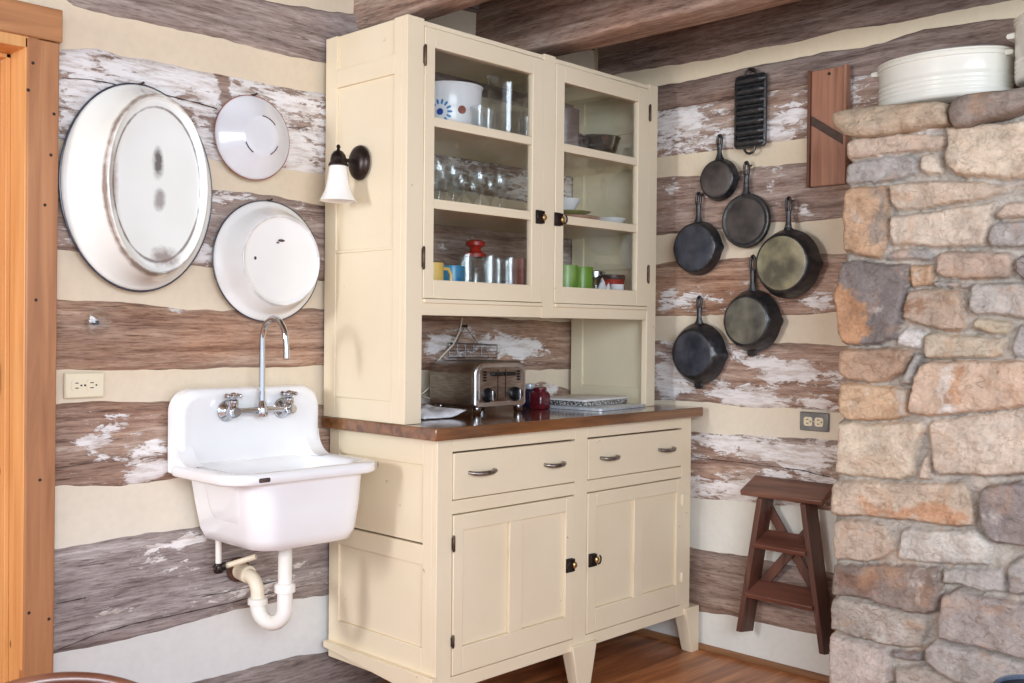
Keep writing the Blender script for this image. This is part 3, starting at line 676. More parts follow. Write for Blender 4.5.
def slab(name, outline_px, xf, xb, c, parent, seed, out=None):
    pl = [on(0, xf, *q) for q in outline_px]; pl = [(p.y, p.z) for p in pl]
    pts = []; n = len(pl)                      # denser outline
    for i in range(n):
        a, b = np.array(pl[i]), np.array(pl[(i+1) % n]); k = max(1, int(np.hypot(*(b-a))/.012))
        pts += [tuple(a+(b-a)*t/k) for t in range(k)]
    ctr = np.mean(pts, 0); rings = []
    def ring(s, x, amp):
        r = []
        for (y, z) in pts:
            yy = ctr[0]+(y-ctr[0])*(1-s*.35); zz = ctr[1]+(z-ctr[1])*(1-s)
            d = amp*1.3*nz(yy*9, zz*14, seed+x*7)+amp*.9*nz(yy*28, zz*34, seed+x*20)+amp*.35*nz(yy*80, zz*80, seed)
            r.append((x+d+(.004*nz(yy*40, zz*40, seed)), yy, zz+d*.4))
        return r
    for s, dx in ((.97, .0), (.75, -.004), (.5, -.003), (.28, .002), (.12, .008), (.03, .02)): rings.append(ring(s, xf+dx, .008))
    for k in range(1, 11): rings.append(ring(0, xf+.03+(xb-xf-.03)*k/10, .005))
    mb = MB(); mb.loft(rings); o = mb.build(name, M['ledge'], parent, angle=60)
    set_attr(o, [lin(soft(c, .25, 1.06))]*len(o.data.vertices)); return o
slab('ledge_stone', z_(0, [(18, 600), (26, 575), (70, 560), (130, 548), (260, 534), (400, 520), (500, 512), (565, 508), (612, 520), (622, 545), (618, 575), (628, 600), (622, 632), (560, 645), (400, 668), (250, 690), (140, 697), (70, 680), (30, 640)]), .885, 1.29, (190, 164, 134), chim, 2.)
slab('ledge_stone', z_(0, [(616, 565), (640, 510), (665, 490), (700, 478), (800, 462), (900, 452), (1024, 434), (1150, 424), (1300, 418), (1300, 500), (1150, 520), (1024, 548), (960, 570), (900, 592), (820, 605), (760, 622), (700, 642), (645, 648), (628, 612)]), .875, 1.29, (150, 132, 118), chim, 9.)
slab('ledge_stone', [(1080, 84), (1200, 60), (1420, 30), (1420, 62), (1200, 90), (1082, 105)], .885, 1.29, (176, 158, 140), chim, 5.)
# ------------------------------------------------------------------ base cabinet
YB, YH = -.506, -.391
base = thing('base_cabinet', 'cream painted base cabinet with two drawers and two panelled doors under the wooden worktop', 'cabinet', (.647, -.25, 0))
mb = MB()
for x0, x1 in ((.026, .085), (.619, .680), (1.21, 1.268)): mb.box((x0, YB, .143), (x1, YB+.022, .865))
for z0, z1 in ((.8265, .865), (.648, .6865), (.143, .182)):
    for x0, x1 in ((.085, .619), (.68, 1.21)): mb.box((x0, YB, z0), (x1, YB+.022, z1))
mb.build('face_frame', M['cream'], base, bevel=.0015)
for s, xo, xi in ((1, .026, .044), (-1, 1.268, 1.25)):
    mb = MB()
    mb.box((xo, YB+.022, .143), (xi, -.445, .865)); mb.box((xo, -.05, .143), (xi, -.0, .865))
    for z0, z1 in ((.788, .865), (.503, .559), (.143, .265)): mb.box((xo, -.445, z0), (xi, -.05, z1))
    mb.box((xo+s*.007, -.445, .5635), (xi, -.05, .788)); mb.box((xo+s*.007, -.445, .265), (xi, -.05, .503))
    mb.build('side_panel', M['cream'], base, bevel=.0015)
mb = MB(); mb.box((.044, YB+.022, .15), (1.25, -.004, .165)); mb.box((.044, -.016, .165), (1.25, -.004, .865)); mb.box((.05, YB+.03, .655), (1.24, -.02, .668))
mb.build('carcass', M['cream_in'], base)
mb = MB()
mb.hexa([(.006, .0, .176), (.026, .0, .176), (.026, YB-.006, .128), (.006, YB-.006, .128)], [(.006, .0, .196), (.026, .0, .196), (.026, YB-.006, .196), (.006, YB-.006, .196)])
mb.build('base_moulding', M['cream'], base, bevel=.002)
def leg(x0, x1, b0, b1, y0, y1, zt):
    m = MB(); m.hexa([(b0, y0, 0), (b1, y0, 0), (b1, y1-.012, 0), (b0, y1-.012, 0)], [(x0, y0, zt), (x1, y0, zt), (x1, y1, zt), (x0, y1, zt)]); m.build('leg', M['cream'], base, bevel=.002)
leg(.602, .725, .635, .69, YB-.012, YB+.04, .16); leg(1.228, 1.314, 1.27, 1.314, YB-.012, YB+.045, .168); leg(-.02, .07, -.02, .026, YB-.012, YB+.045, .168)
leg(.602, .66, .62, .655, -.06, -.01, .15); leg(1.21, 1.268, 1.23, 1.268, -.06, -.01, .15); pass
def pull(x, z, parent, w=.045):
    m = MB(); y = YB-.002
    pts = [(x-w, y, z), (x-w*.92, y-.014, z-.001), (x-w*.6, y-.021, z-.003), (x, y-.023, z-.004), (x+w*.6, y-.021, z-.003), (x+w*.92, y-.014, z-.001), (x+w, y, z)]
    m.tube(pts, [.0055, .006, .0068, .0072, .0068, .006, .0055], 10)
    for s in (-1, 1): m.lathe([(.0, -.004), (.0085, -.003), (.009, 0)], frame((x+s*w, y+.001, z), (1, 0, 0), (0, 0, 1)), 14)
    m.build('pull_handle', M['nickel'], parent)
for x0, x1, hs in ((.0868, .6178, ((.197, .762, .05), (.512, .757, .042))), (.6818, 1.2082, ((.786, .756, .042), (1.107, .759, .042)))):
    m = MB(); m.box((x0, YB-.003, .6895), (x1, YB+.016, .8215)); m.box((x0+.01, YB+.016, .694), (x1-.01, -.06, .8))
    d = m.build('drawer', M['cream'], base, bevel=.002)
    for h in hs: pull(h[0], h[1], d, h[2])
def hinge(x, y, z0, z1, parent, mat='hinge'):
    m = MB(); m.tube([(x, y-.003, z0-.004), (x, y-.003, z0), (x, y-.003, z1), (x, y-.003, z1+.004)], [.002, .0045, .0045, .002], 10); m.box((x-.006, y-.002, z0+.003), (x+.006, y, z1-.003)); m.build('hinge', M[mat], parent)
def latch(x, z, y, s, parent):
    m = MB(); m.box((x-.019, y-.010, z-.02), (x+.012, y, z+.02)); m.box((x-.022, y-.005, z-.022), (x+.006, y, z+.022))
    m.tube([(x+s*.012-.004, y-.016, z-.012), (x+s*.018, y-.016, z-.012), (x+s*.026, y-.014, z-.004), (x+s*.026, y-.014, z+.006), (x+s*.018, y-.016, z+.014)], .003, 8)
    l = m.build('latch', M['bronze'], parent, bevel=.0015)
    k = MB(); k.lathe([(.0001, .017), (.006, .016), (.009, .012), (.0085, .008), (.004, .006), (.004, 0)], frame((x+.01, y-.0, z), (1, 0, 0), (0, 0, 1)), 16, 1, 1.25); k.build('latch_knob', M['brass'], parent)
for x0, x1, ps, hx, lx, s in ((.0882, .6172, ((.127, .318), (.376, .574)), .0868, .597, -1), (.6822, 1.2085, ((.726, .93), (.983, 1.178)), 1.2098, .708, 1)):
    m = MB(); z0, z1 = .1855, .6445; y = YB-.003; zb, zt = .262, .598
    m.box((x0, y, z0), (ps[0][0], y+.022, z1)); m.box((ps[1][1], y, z0), (x1, y+.022, z1)); m.box((ps[0][1], y, zb), (ps[1][0], y+.022, zt))
    m.box((ps[0][0], y, z0), (ps[1][1], y+.022, zb)); m.box((ps[0][0], y, zt), (ps[1][1], y+.022, z1))
    for a, b in ps: m.box((a, y+.011, zb), (b, y+.018, zt))
    d = m.build('door', M['cream'], base, bevel=.0018)
    for hz in ((.27, .30), (.545, .585)): hinge(hx, y, hz[0], hz[1], d, 'hinge' if hx < .5 else 'cream')
    latch(lx, .425, y, s, d)
# ------------------------------------------------------------------ worktop
mb = MB(); mb.box((-.008, -.538, .8655), (1.297, -.002, .9))
wt = tag(mb.build('worktop', M['top'], None, bevel=.003), 'dark brown wooden worktop on the cream base cabinet, under the glazed hutch', 'worktop')
# ------------------------------------------------------------------ glazed hutch
hut = thing('hutch', 'tall cream hutch with two glazed doors standing on the wooden worktop', 'cabinet', (.6, -.2, .9005))
mb = MB()
for x0, x1, z0 in ((0, .063, .9005), (1.143, 1.195, .9005), (.5765, .6335, 1.215)): mb.box((x0, YH-.002, z0), (x1, YH+.022, 2.073))
for z0, z1 in ((2.054, 2.068), (1.216, 1.264)):
    for x0, x1 in ((.063, .5765), (.6335, 1.143)): mb.box((x0, YH, z0), (x1, YH+.02, z1))
for x0, x1 in ((.066, .575), (.636, 1.141)): mb.box((x0, YH-.009, 1.252), (x1, YH, 1.2635))
mb.build('face_frame', M['cream'], hut, bevel=.0015)
for s, xo in ((1, 0), (-1, 1.195)):
    mb = MB(); xi = xo+s*.02; a = xo+s*.007; b = xo+s*.013
    mb.box((xo, YH+.022, .9005), (xi, -.333, 2.073)); mb.box((xo, -.058, .9005), (xi, -.001, 2.073))
    for z0, z1 in ((1.913, 1.968), (.9005, .964), (1.405, 1.414)): mb.box((xo, -.333, z0), (xi, -.058, z1))
    mb.box((a, -.333, 1.968), (b, -.058, 2.073)); mb.box((a, -.333, 1.414), (b, -.058, 1.913)); mb.box((xo+s*.0022, -.333, .964), (b, -.058, 1.405))
    mb.build('side_panel', M['cream' if s > 0 else 'cream_in'], hut, bevel=.0015)
mb = MB(); mb.box((.02, YH+.02, 2.055), (1.175, -.002, 2.068)); mb.build('top_board', M['cream_in'], hut)
for z0, z1 in ((1.245, 1.262), (1.533, 1.551), (1.775, 1.792)):
    mb = MB(); mb.box((.0205, YH+.022, z0), (1.1745, -.004, z1)); mb.build('shelf', M['cream_in'], hut, bevel=.0015)
def sash(x0, x1, g0, g1, hx, lx, s):
    m = MB(); z0, z1 = 1.2655, 2.052; y = YH-.004; zb, zt = 1.32, 1.997
    m.box((x0, y, z0), (g0, y+.022, z1)); m.box((g1, y, z0), (x1, y+.022, z1)); m.box((g0, y, z0), (g1, y+.022, zb)); m.box((g0, y, zt), (g1, y+.022, z1))
    for b0, b1 in ((1.529, 1.557), (1.769, 1.796)): m.box((g0, y+.002, b0), (g1, y+.02, b1))
    d = m.build('door', M['cream'], hut, bevel=.0018)
    for b0, b1 in ((zb, 1.529), (1.557, 1.769), (1.796, zt)):
        p = MB(); p.box((g0-.003, y+.013, b0-.003), (g1+.003, y+.0155, b1+.003)); p.build('glass_pane', M['pane'], d, smooth=False)
    hinge(hx, y, 1.352, 1.412, d); hinge(hx, y, 1.94, 1.995, d)
    latch(lx, 1.541, y, s, d)
sash(.0648, .5745, .104, .523, .0635, .562, -1); sash(.6355, 1.1412, .677, 1.077, 1.143, .652, 1)
# ------------------------------------------------------------------ wall-hung sink
sk = thing('wall_sink', 'white porcelain wall-hung sink with high back and chipped front rim', 'sink', (-.293, -.0, .775))
SX0, SX1, SY = -.522, -.05, -.357
RX0, RX1 = -.536, -.032
def ringz(x0, x1, y0, y1, z, r_front, r_back=.004, n=7):
    return [(x, y, z) for x, y in dense(rrect(x0, x1, y0, y1, 0, n, (r_back, r_back, r_front, r_front)))]
mb = MB(); Y1 = -.004
rings = [ringz(-.395, -.118, -.29, -.05, .574, .06), ringz(-.42, -.094, -.313, -.03, .582, .068), ringz(-.432, -.084, -.324, -.02, .61, .07), ringz(-.444, -.078, -.332, -.012, .68, .07), ringz(-.454, -.073, -.336, Y1, .757, .07),
  ringz(-.458, -.07, -.34, Y1, .766, .075), ringz(RX0+.006, RX1-.006, SY+.006, -.045, .767, .075, .02), ringz(RX0, RX1, SY, -.04, .772, .08, .02), ringz(RX0, RX1, SY, -.04, .789, .08, .02), ringz(RX0+.005, RX1-.005, SY+.005, -.043, .796, .076, .02), ringz(RX0+.018, RX1-.018, SY+.018, -.046, .798, .066, .02),
  ringz(-.47, -.085, -.316, -.062, .792, .07, .02), ringz(-.46, -.093, -.308, -.066, .775, .07, .02), ringz(-.446, -.12, -.3, -.072, .68, .065, .03), ringz(-.43, -.14, -.282, -.085, .612, .06, .04), ringz(-.41, -.17, -.25, -.11, .596, .05, .05), ringz(-.32, -.24, -.2, -.15, .592, .02, .02)]
mb.loft(rings, True); mb.build('basin', M['porcelain'], sk, angle=70)
mb = MB(); tf = frame((0, -.004, 0), (1, 0, 0), (0, 0, 1))      # local z = -y
def back(x0, x1, z0, z1, r, d): return [tf @ Vector((x, z, d)) for x, z in rrect(x0, x1, z0, z1, r, 8, (r, r, .006, .006))]
rg = [back(SX0, SX1, .77, 1.003, .062, 0), back(SX0, SX1, .77, 1.003, .062, .034), back(SX0+.004, SX1-.004, .772, .999, .06, .046), back(SX0+.014, SX1-.014, .776, .989, .054, .053), back(SX0+.03, SX1-.03, .78, .975, .045, .05), back(SX0+.045, SX1-.045, .785, .962, .04, .047)]
mb.loft(rg); 
# cove where the back flows into the rim, at both ends
for x0, x1 in ((SX0, SX0+.05), (SX1-.05, SX1)):
    pr_ = [(0, 0)]+[(.05*(1-math.sin(a)), .06*(1-math.cos(a))) for a in [PI/2*k/7 for k in range(8)]]
    pr2 = [(-.048, .79), (-.048, .87)]+[(-.048-.07*(1-math.cos(a)), .87-.074*math.sin(a)) for a in [PI/2*k/7 for k in range(1, 8)]]
    mb.loft([[(x, y, z) for y, z in pr2] for x in (x0+.001, x1-.001)])
mb.build('backsplash', M['porcelain'], sk, angle=60)
mb = MB()
a = on(1, SY-.0012, 265, 477.5)
mb.prism(rrect(-.017, .017, -.006, .006, .004, 4), frame((a.x, SY+.004, .7805), (1, 0, 0), (0, 0, 1)), .0046); mb.build('rim_chip', M['chip'], sk)
mb = MB(); mb.lathe([(.0, .0015), (.006, .0012), (.008, 0), (.0, -.001)], frame((RX1-.02, SY+.018, .786), (.5, .8, 0), (0, 0, 1)), 12, .7, 1.3)
mb.build('rim_chip', M['chip'], sk)
mb = MB(); mb.lathe([(.045, 0), (.05, .004), (.05, .012), (.03, .016)], T((-.27, -.19, .56)), 24, 1.35, 1); mb.build('drain_flange', M['rust'], sk)
# ------------------------------------------------------------------ faucet
fc = thing('faucet', 'chrome gooseneck bridge faucet with cross handles on the sink back', 'faucet', (-.284, -.06, .945))
mb = MB(); yb = -.088; xc = -.277; zb = .938
mb.tube([(xc-.09, yb, zb), (xc-.05, yb, zb+.001), (xc, yb, zb), (xc+.05, yb, zb+.001), (xc+.095, yb, zb)], [.009, .008, .0105, .008, .009], 12)
mb.lathe([(.016, -.018), (.0175, -.01), (.0175, .006), (.013, .016), (.0095, .028)], T((xc, yb, zb)), 18)
mb.build('bridge', M['chrome'], fc)
mb = MB(); pth = [(xc, yb, zb+.01), (xc, yb, 1.10), (xc, yb, 1.14)]
for k in range(1, 15):
    a = PI*k/14; pth.append((xc+.003*k/14, yb-.0575+.0575*math.cos(a), 1.14+.062*math.sin(a)))
pth += [(xc+.004, yb-.116, 1.12), (xc+.004, yb-.117, 1.108)]
mb.tube(pth, [.0092]*2+[.0086]*(len(pth)-4)+[.0088, .0088], 14)
mb.tube([(xc+.004, yb-.1165, 1.112), (xc+.004, yb-.117, 1.09)], [.0098, .0098], 14); mb.build('gooseneck_spout', M['chrome'], fc)
for sx in (-1, 1):
    x = xc+sx*.092
    mb = MB(); mb.lathe([(.03, 0), (.031, .004), (.027, .012), (.018, .02), (.014, .03), (.0125, .06)], frame((x-sx*.0, -.05, zb), (1, 0, 0), (0, 0, 1)), 22)
    mb.build('wall_flange', M['chrome'], fc)
    mb = MB(); mb.lathe([(.012, -.016), (.0155, -.012), (.0155, .012), (.0125, .016), (.0145, .02), (.0145, .03), (.0085, .036), (.0085, .04)], T((x, yb, zb)), 18); vb = mb.build('valve_body', M['chrome'], fc)
    mb = MB(); rot = Matrix.Rotation(.5, 4, 'Z')
    mb.lathe([(.0105, .0), (.0125, .004), (.0105, .013), (.004, .017)], T((x, yb, zb+.037)), 14)
    for k in range(4):
        d = rot @ Vector((math.cos(k*PI/2), math.sin(k*PI/2), 0)); c = Vector((x, yb, zb+.045)); mb.tube([c, c+d*.012, c+d*.024, c+d*.028], [.0045, .0042, .0062, .003], 8)
    mb.build('cross_handle', M['chrome'], fc)
# ------------------------------------------------------------------ drain and supply pipes
dp = thing('drain_pipe', 'white plastic trap and drain pipe running from the sink bottom into the log wall', 'pipe', (-.265, -.19, .33))
TX, TY = -.266, -.195
mb = MB(); mb.tube([(TX, TY, .565), (TX, TY, .5), (TX, TY, .44)], .0195, 18); mb.build('tailpiece', M['pvc'], dp)
mb = MB(); mb.lathe([(.022, 0), (.029, .002), (.029, .022), (.026, .026), (.021, .028)], T((TX, TY, .43)), 20); mb.build('slip_nut', M['pvc'], dp)
mb = MB(); pts = [(TX, TY, .45), (TX, TY, .40)]
ex, ey = -.297, -.105                         # the other leg of the trap
for k in range(0, 13):
    a = PI*k/12; m_ = (1-math.cos(a))/2; pts.append((TX+(ex-TX)*m_, TY+(ey-TY)*m_, .385-.047*math.sin(a)))
pts += [(ex, ey, .40)]
mb.tube(pts, .0215, 18); mb.build('trap_bend', M['pvc'], dp)
mb = MB(); mb.lathe([(.022, 0), (.028, .002), (.028, .016), (.022, .02)], T((ex, ey, .385)), 20); mb.build('slip_nut', M['pvc'], dp)
mb = MB(); pts = [(ex, ey, .40)]+[(ex+.0*k, ey+.05*(1-math.cos(PI/2*k/7))*1.0, .415+.045*math.sin(PI/2*k/7)) for k in range(1, 8)]+[(ex, ey+.075, .462)]
mb.tube(pts, .0195, 16); mb.tube([(ex, -.056, .462), (ex, .02, .468)], .025, 18); mb.build('trap_arm', M['pvc_old'], dp)
mb = MB(); mb.lathe([(.026, .014), (.034, .013), (.036, .006), (.036, 0)], frame((ex, .004, .467), (1, 0, 0), (0, 0, 1)), 22); mb.build('wall_collar', M['rust'], dp)
sp = thing('supply_pipe', 'thin white pipe with dark elbow valve under the left end of the sink', 'pipe', (-.37, -.03, .5))
e = on(1, -.05, 218.5, 568); p1 = on(1, -.05, 218.5, 540); p2 = on(1, -.12, 256, 556.5)
mb = MB(); mb.tube([p1, e], .0085, 12); mb.build('pipe', M['pvc'], sp); mb = MB(); mb.tube([e+Vector((.012, 0, .001)), p2], .008, 12); mb.build('pipe', M['pvc_old'], sp)
mb = MB(); mb.lathe([(.011, -.014), (.0135, -.008), (.0135, .008), (.011, .014)], T(e), 14); mb.tube([e-(p2-e).normalized()*.012, e+(p2-e).normalized()*.022], .0125, 12); mb.lathe([(.009, 0), (.013, .006), (.013, .014), (.006, .018)], frame(e, (1, 0, 0), (0, 0, 1)), 12); mb.build('elbow_valve', M['bronze'], sp)
# ------------------------------------------------------------------ enamel basins on the wall
def basin(name, label, c, R, r2, depth, prof, mat, foot=None, sub=40, rim='rim_blue', hang=0, rw=.0036):
    """prof: list of (fraction from rim ellipse R to bottom ellipse r2, height fraction)"""
    t = thing(name, label, 'basin', (c[0], -.002, c[1]))
    tf = frame((c[0], -.004, c[1]), (1, 0, 0), (0, 0, 1))
    def ring(f, h, add=0): return [tf @ Vector(((R[0]+(r2[0]-R[0])*f+add)*math.cos(2*PI*k/72), (R[1]+(r2[1]-R[1])*f+add)*math.sin(2*PI*k/72), h)) for k in range(72)]
    mb = MB(); rr = [ring(f, h*depth) for f, h in prof]
    if foot:
        b = prof[-1][0]
        for df, dh in foot: rr.append(ring(b+df, depth*prof[-1][1]+dh))
    mb.loft(rr, True); mb.build('bowl', mat, t, angle=70)
    mb = MB(); path = ring(0, .004, .001); mb2 = []
    for k in range(72):
        p = path[k]; out = (p-tf.translation).normalized(); zn = Vector((0, -1, 0)); mb2.append([p+out*(rw*math.cos(a))+zn*(rw*math.sin(a)) for a in [2*PI*q/8 for q in range(8)]])
    mb.loft(mb2+[mb2[0]], False); mb.build('rim', M[rim], t)
    zt = c[1]+R[1]; mb = MB(); mb.tube([(c[0]+hang, .0, zt+.004), (c[0]+hang, -.016, zt+.002), (c[0]+hang+.003, -.024, zt+.006)], .0028, 8); mb.lathe([(.0035, 0), (.0045, .002), (.0035, .0035)], frame((c[0]+hang, -.013, zt-.014), (1, 0, 0), (0, 0, 1)), 10); mb.build('hanging_nail', M['nail'], t)
    return t
oc = (-.61, 1.548)
om = basin_mat('oval_tub_enamel', (228, 227, 217), (238, 238, 233), [
  ((oc[0], -.115, oc[1]), (.15, 9, .245), .9, 1.02, (120, 100, 86), .85), ((oc[0], -.12, oc[1]), (.128, 9, .213), .9, 1.0, (112, 96, 90), .85),
  ((oc[0]-.0, -.125, oc[1]+.055), (.028, 1, .07), None, None, (84, 70, 62), .95), ((oc[0]+.02, -.12, oc[1]-.19), (.07, 9, .05), None, None, (120, 92, 74), .8), ((oc[0]-.125, -.1, oc[1]+.0), (.03, 9, .16), None, None, (140, 120, 106), .55), ((oc[0]+.005, -.125, oc[1]-.04), (.03, 1, .05), None, None, (130, 116, 108), .8)])
o = basin('oval_tub', 'large oval white enamel tub hung on the log wall, worn dark ring on its base', oc, (.2125, .276), (.142, .236), .118, [(0, .03), (.0, .05), (.06, .11), (.16, .14), (.34, .2), (.7, .55), (.9, .82), (1., .93)], om, [(.02, .006), (.06, .009), (.1, .008), (.13, .002), (.16, -.002), (.5, -.003)])
# mark on the tub's flank
mb = MB(); p = on(1, -.075, 109, 154); mb.lathe([(.0, .003), (.007, .002), (.009, 0)], frame((p.x-.004, -.0685, p.z), (1, .3, 0), (0, 0, 1)), 12); mb.build('enamel_chip', M['chip'], o)
bm_ = basin_mat('small_basin_enamel', (222, 222, 226), (240, 240, 243), [])
c1 = (-.262, 1.731)
o = basin('enamel_basin', 'small round white enamel basin with dark arc marks, hung upper right of the oval tub', c1, (.124, .122), (.056, .056), .052, [(0, .06), (0, .1), (.05, .2), (.12, .26), (.4, .5), (.7, .76), (.92, .93), (1, 1)], bm_, [(.15, .001), (.6, .001)], rim='print_red', rw=.0014)
for a0, a1 in ((40, 88), (205, 245), (300, 340)):
    mb = MB(); mb.tube([(c1[0]+.058*math.cos(math.radians(a)), -.0555, c1[1]+.058*math.sin(math.radians(a))) for a in range(a0, a1+1, 6)], .0018, 6); mb.build('enamel_chip', M['chip'], o)
bm2 = basin_mat('round_basin_enamel', (238, 237, 232), (246, 245, 243), [((-.208, -.08, 1.37), (.136, 9, .136), .88, 1.02, (150, 142, 138), .5)])
c2 = (-.208, 1.372)
o = basin('enamel_basin', 'round white enamel basin with small black chips, hung lower right above the sink faucet', c2, (.181, .178), (.132, .132), .082, [(0, .04), (0, .07), (.1, .14), (.28, .18), (.5, .34), (.75, .68), (.95, .92), (1., .97)], bm2, [(.03, .002), (.1, .0015), (.14, -.003), (.4, -.004)], rw=.0024)
for (px, py, w, h) in ((282, 240.5, .012, .004), (278.5, 242.5, .005, .003), (256, 258, .004, .005)): 
    p = on(1, -.084, px, py); mb = MB(); mb.lathe([(.0, .001), (.8, .0008), (1, 0)], frame((p.x, -.0812, p.z), (1, 0, 0), (0, 0, 1)) @ Matrix.Diagonal((w, h, 1, 1)), 12); mb.build('enamel_chip', M['chip'], o)
for (px, py) in ((246.5, 243), (241.5, 264)):
    p = on(1, -.05, px, py); mb = MB(); mb.lathe([(.0, .0025), (.005, .002), (.007, 0)], frame((p.x, -.0475, p.z), (1, .8, 0), (0, 0, 1)), 12); mb.build('enamel_chip', M['chip'], o)
# ------------------------------------------------------------------ outlets, glass knob
def outlet(name, label, tf, w, h, plate, face):
    t = thing(name, label, 'outlet', tf.translation)
    m = MB(); a = [(x, y) for x, y in rrect(-w/2, w/2, -h/2, h/2, .004, 3)]; b = [(x*.94, y*.91) for x, y in a]
    m.loft([[tf @ Vector((x, y, -.004)) for x, y in a], [tf @ Vector((x, y, .003)) for x, y in a], [tf @ Vector((x, y, .006)) for x, y in b]]); m.build('cover_plate', M[plate], t)
    for sx in (-1, 1):
        m = MB(); ctr = sx*w*.19
        m.prism([(ctr+x, y) for x, y in rrect(-w*.15, w*.15, -h*.24, h*.24, h*.12, 5)], tf @ T((0, 0, .005)), .0035); s_ = m.build('socket', M[face], t)
        m = MB()
        for dy in (-1, 1): m.box((ctr-.007, dy*.0065-.0012, .0083), (ctr+.002, dy*.0065+.0012, .009), tf)
        m.lathe([(.0025, .0083), (.0025, .009)], tf @ T((ctr+.009, 0, 0)), 10); m.build('socket_slot', M['slot'], s_)
    m = MB(); m.lathe([(.0028, .006), (.0024, .0075), (.0, .008)], tf, 10); m.build('screw', M['nail' if plate == 'ivory' else 'steel_plain'], t)
outlet('wall_outlet', 'ivory double outlet on the pale chinking left of the sink', frame((-.747, .022-.004, 1.02), (1, 0, 0), (0, 0, 1)), .105, .066, 'ivory', 'ivory')
outlet('wall_outlet', 'gray metal outlet plate with ivory sockets on the chinking above the wooden step stool', frame((XP+.012, -.963, .8735), (0, -1, 0), (0, 0, 1)), .106, .064, 'grayplate', 'ivory')
kn = thing('glass_peg', 'faceted clear glass peg fixed to the brown log below the oval tub', 'peg', (-.727, 0, 1.184))
mb = MB(); tf = frame((-.727, .006, 1.184), (1, 0, 0), (0, 0, 1)); mb.lathe([(.016, 0), (.018, .006), (.032, .014), (.038, .026), (.032, .038), (.016, .044), (.0, .045)], tf, 10); mb.build('knob', M['glass2'], kn, angle=10); mb = MB(); mb.lathe([(.006, 0), (.006, .02), (.0, .022)], tf, 10); mb.build('screw', M['nail'], kn)
# ------------------------------------------------------------------ sconce on the hutch side
sc_ = thing('wall_sconce', 'dark bronze sconce with white bell glass shade on the hutch side', 'lamp', (-.001, -.182, 1.671))
mb = MB(); tf = frame((-.0005, -.18, 1.671), (0, 1, 0), (0, 0, 1)); tf = frame((-.0005, -.18, 1.671), (0, -1, 0), (0, 0, 1))
mb.lathe([(.049, 0), (.05, .004), (.047, .012), (.036, .021), (.018, .026), (.0, .027)], tf, 36, .92, 1.06); mb.lathe([(.0, .033), (.005, .031), (.006, .026)], tf, 12); mb.build('backplate', M['bronze'], sc_)
SXc = -.082
mb = MB(); mb.tube([(-.02, -.18, 1.674), (-.05, -.18, 1.672), (SXc, -.18, 1.676)], .006, 10); mb.build('arm', M['bronze'], sc_)
mb = MB(); mb.lathe([(.0285, -.012), (.0295, -.008), (.027, -.004), (.0235, .002), (.0235, .008), (.021, .02), (.014, .03), (.0055, .035), (.004, .04), (.0065, .044), (.004, .05), (.0, .052)], T((SXc, -.18, 1.664)), 26); mb.build('fitter_cap', M['bronze'], sc_)
mb = MB(); o_ = [(.0245, 0), (.027, -.01), (.030, -.03), (.034, -.055), (.040, -.078), (.048, -.094), (.0545, -.106)]
mb.lathe(o_+[(r-.003, h) for r, h in reversed(o_)], T((SXc, -.18, 1.655)), 36, caps=False); mb.build('shade', M['shade'], sc_)
mb = MB(); mb.lathe([(.012, 0), (.013, -.02), (.024, -.045), (.028, -.06), (.02, -.078), (.0, -.084)], T((SXc, -.18, 1.652)), 18); mb.build('bulb', M['shade'], sc_)
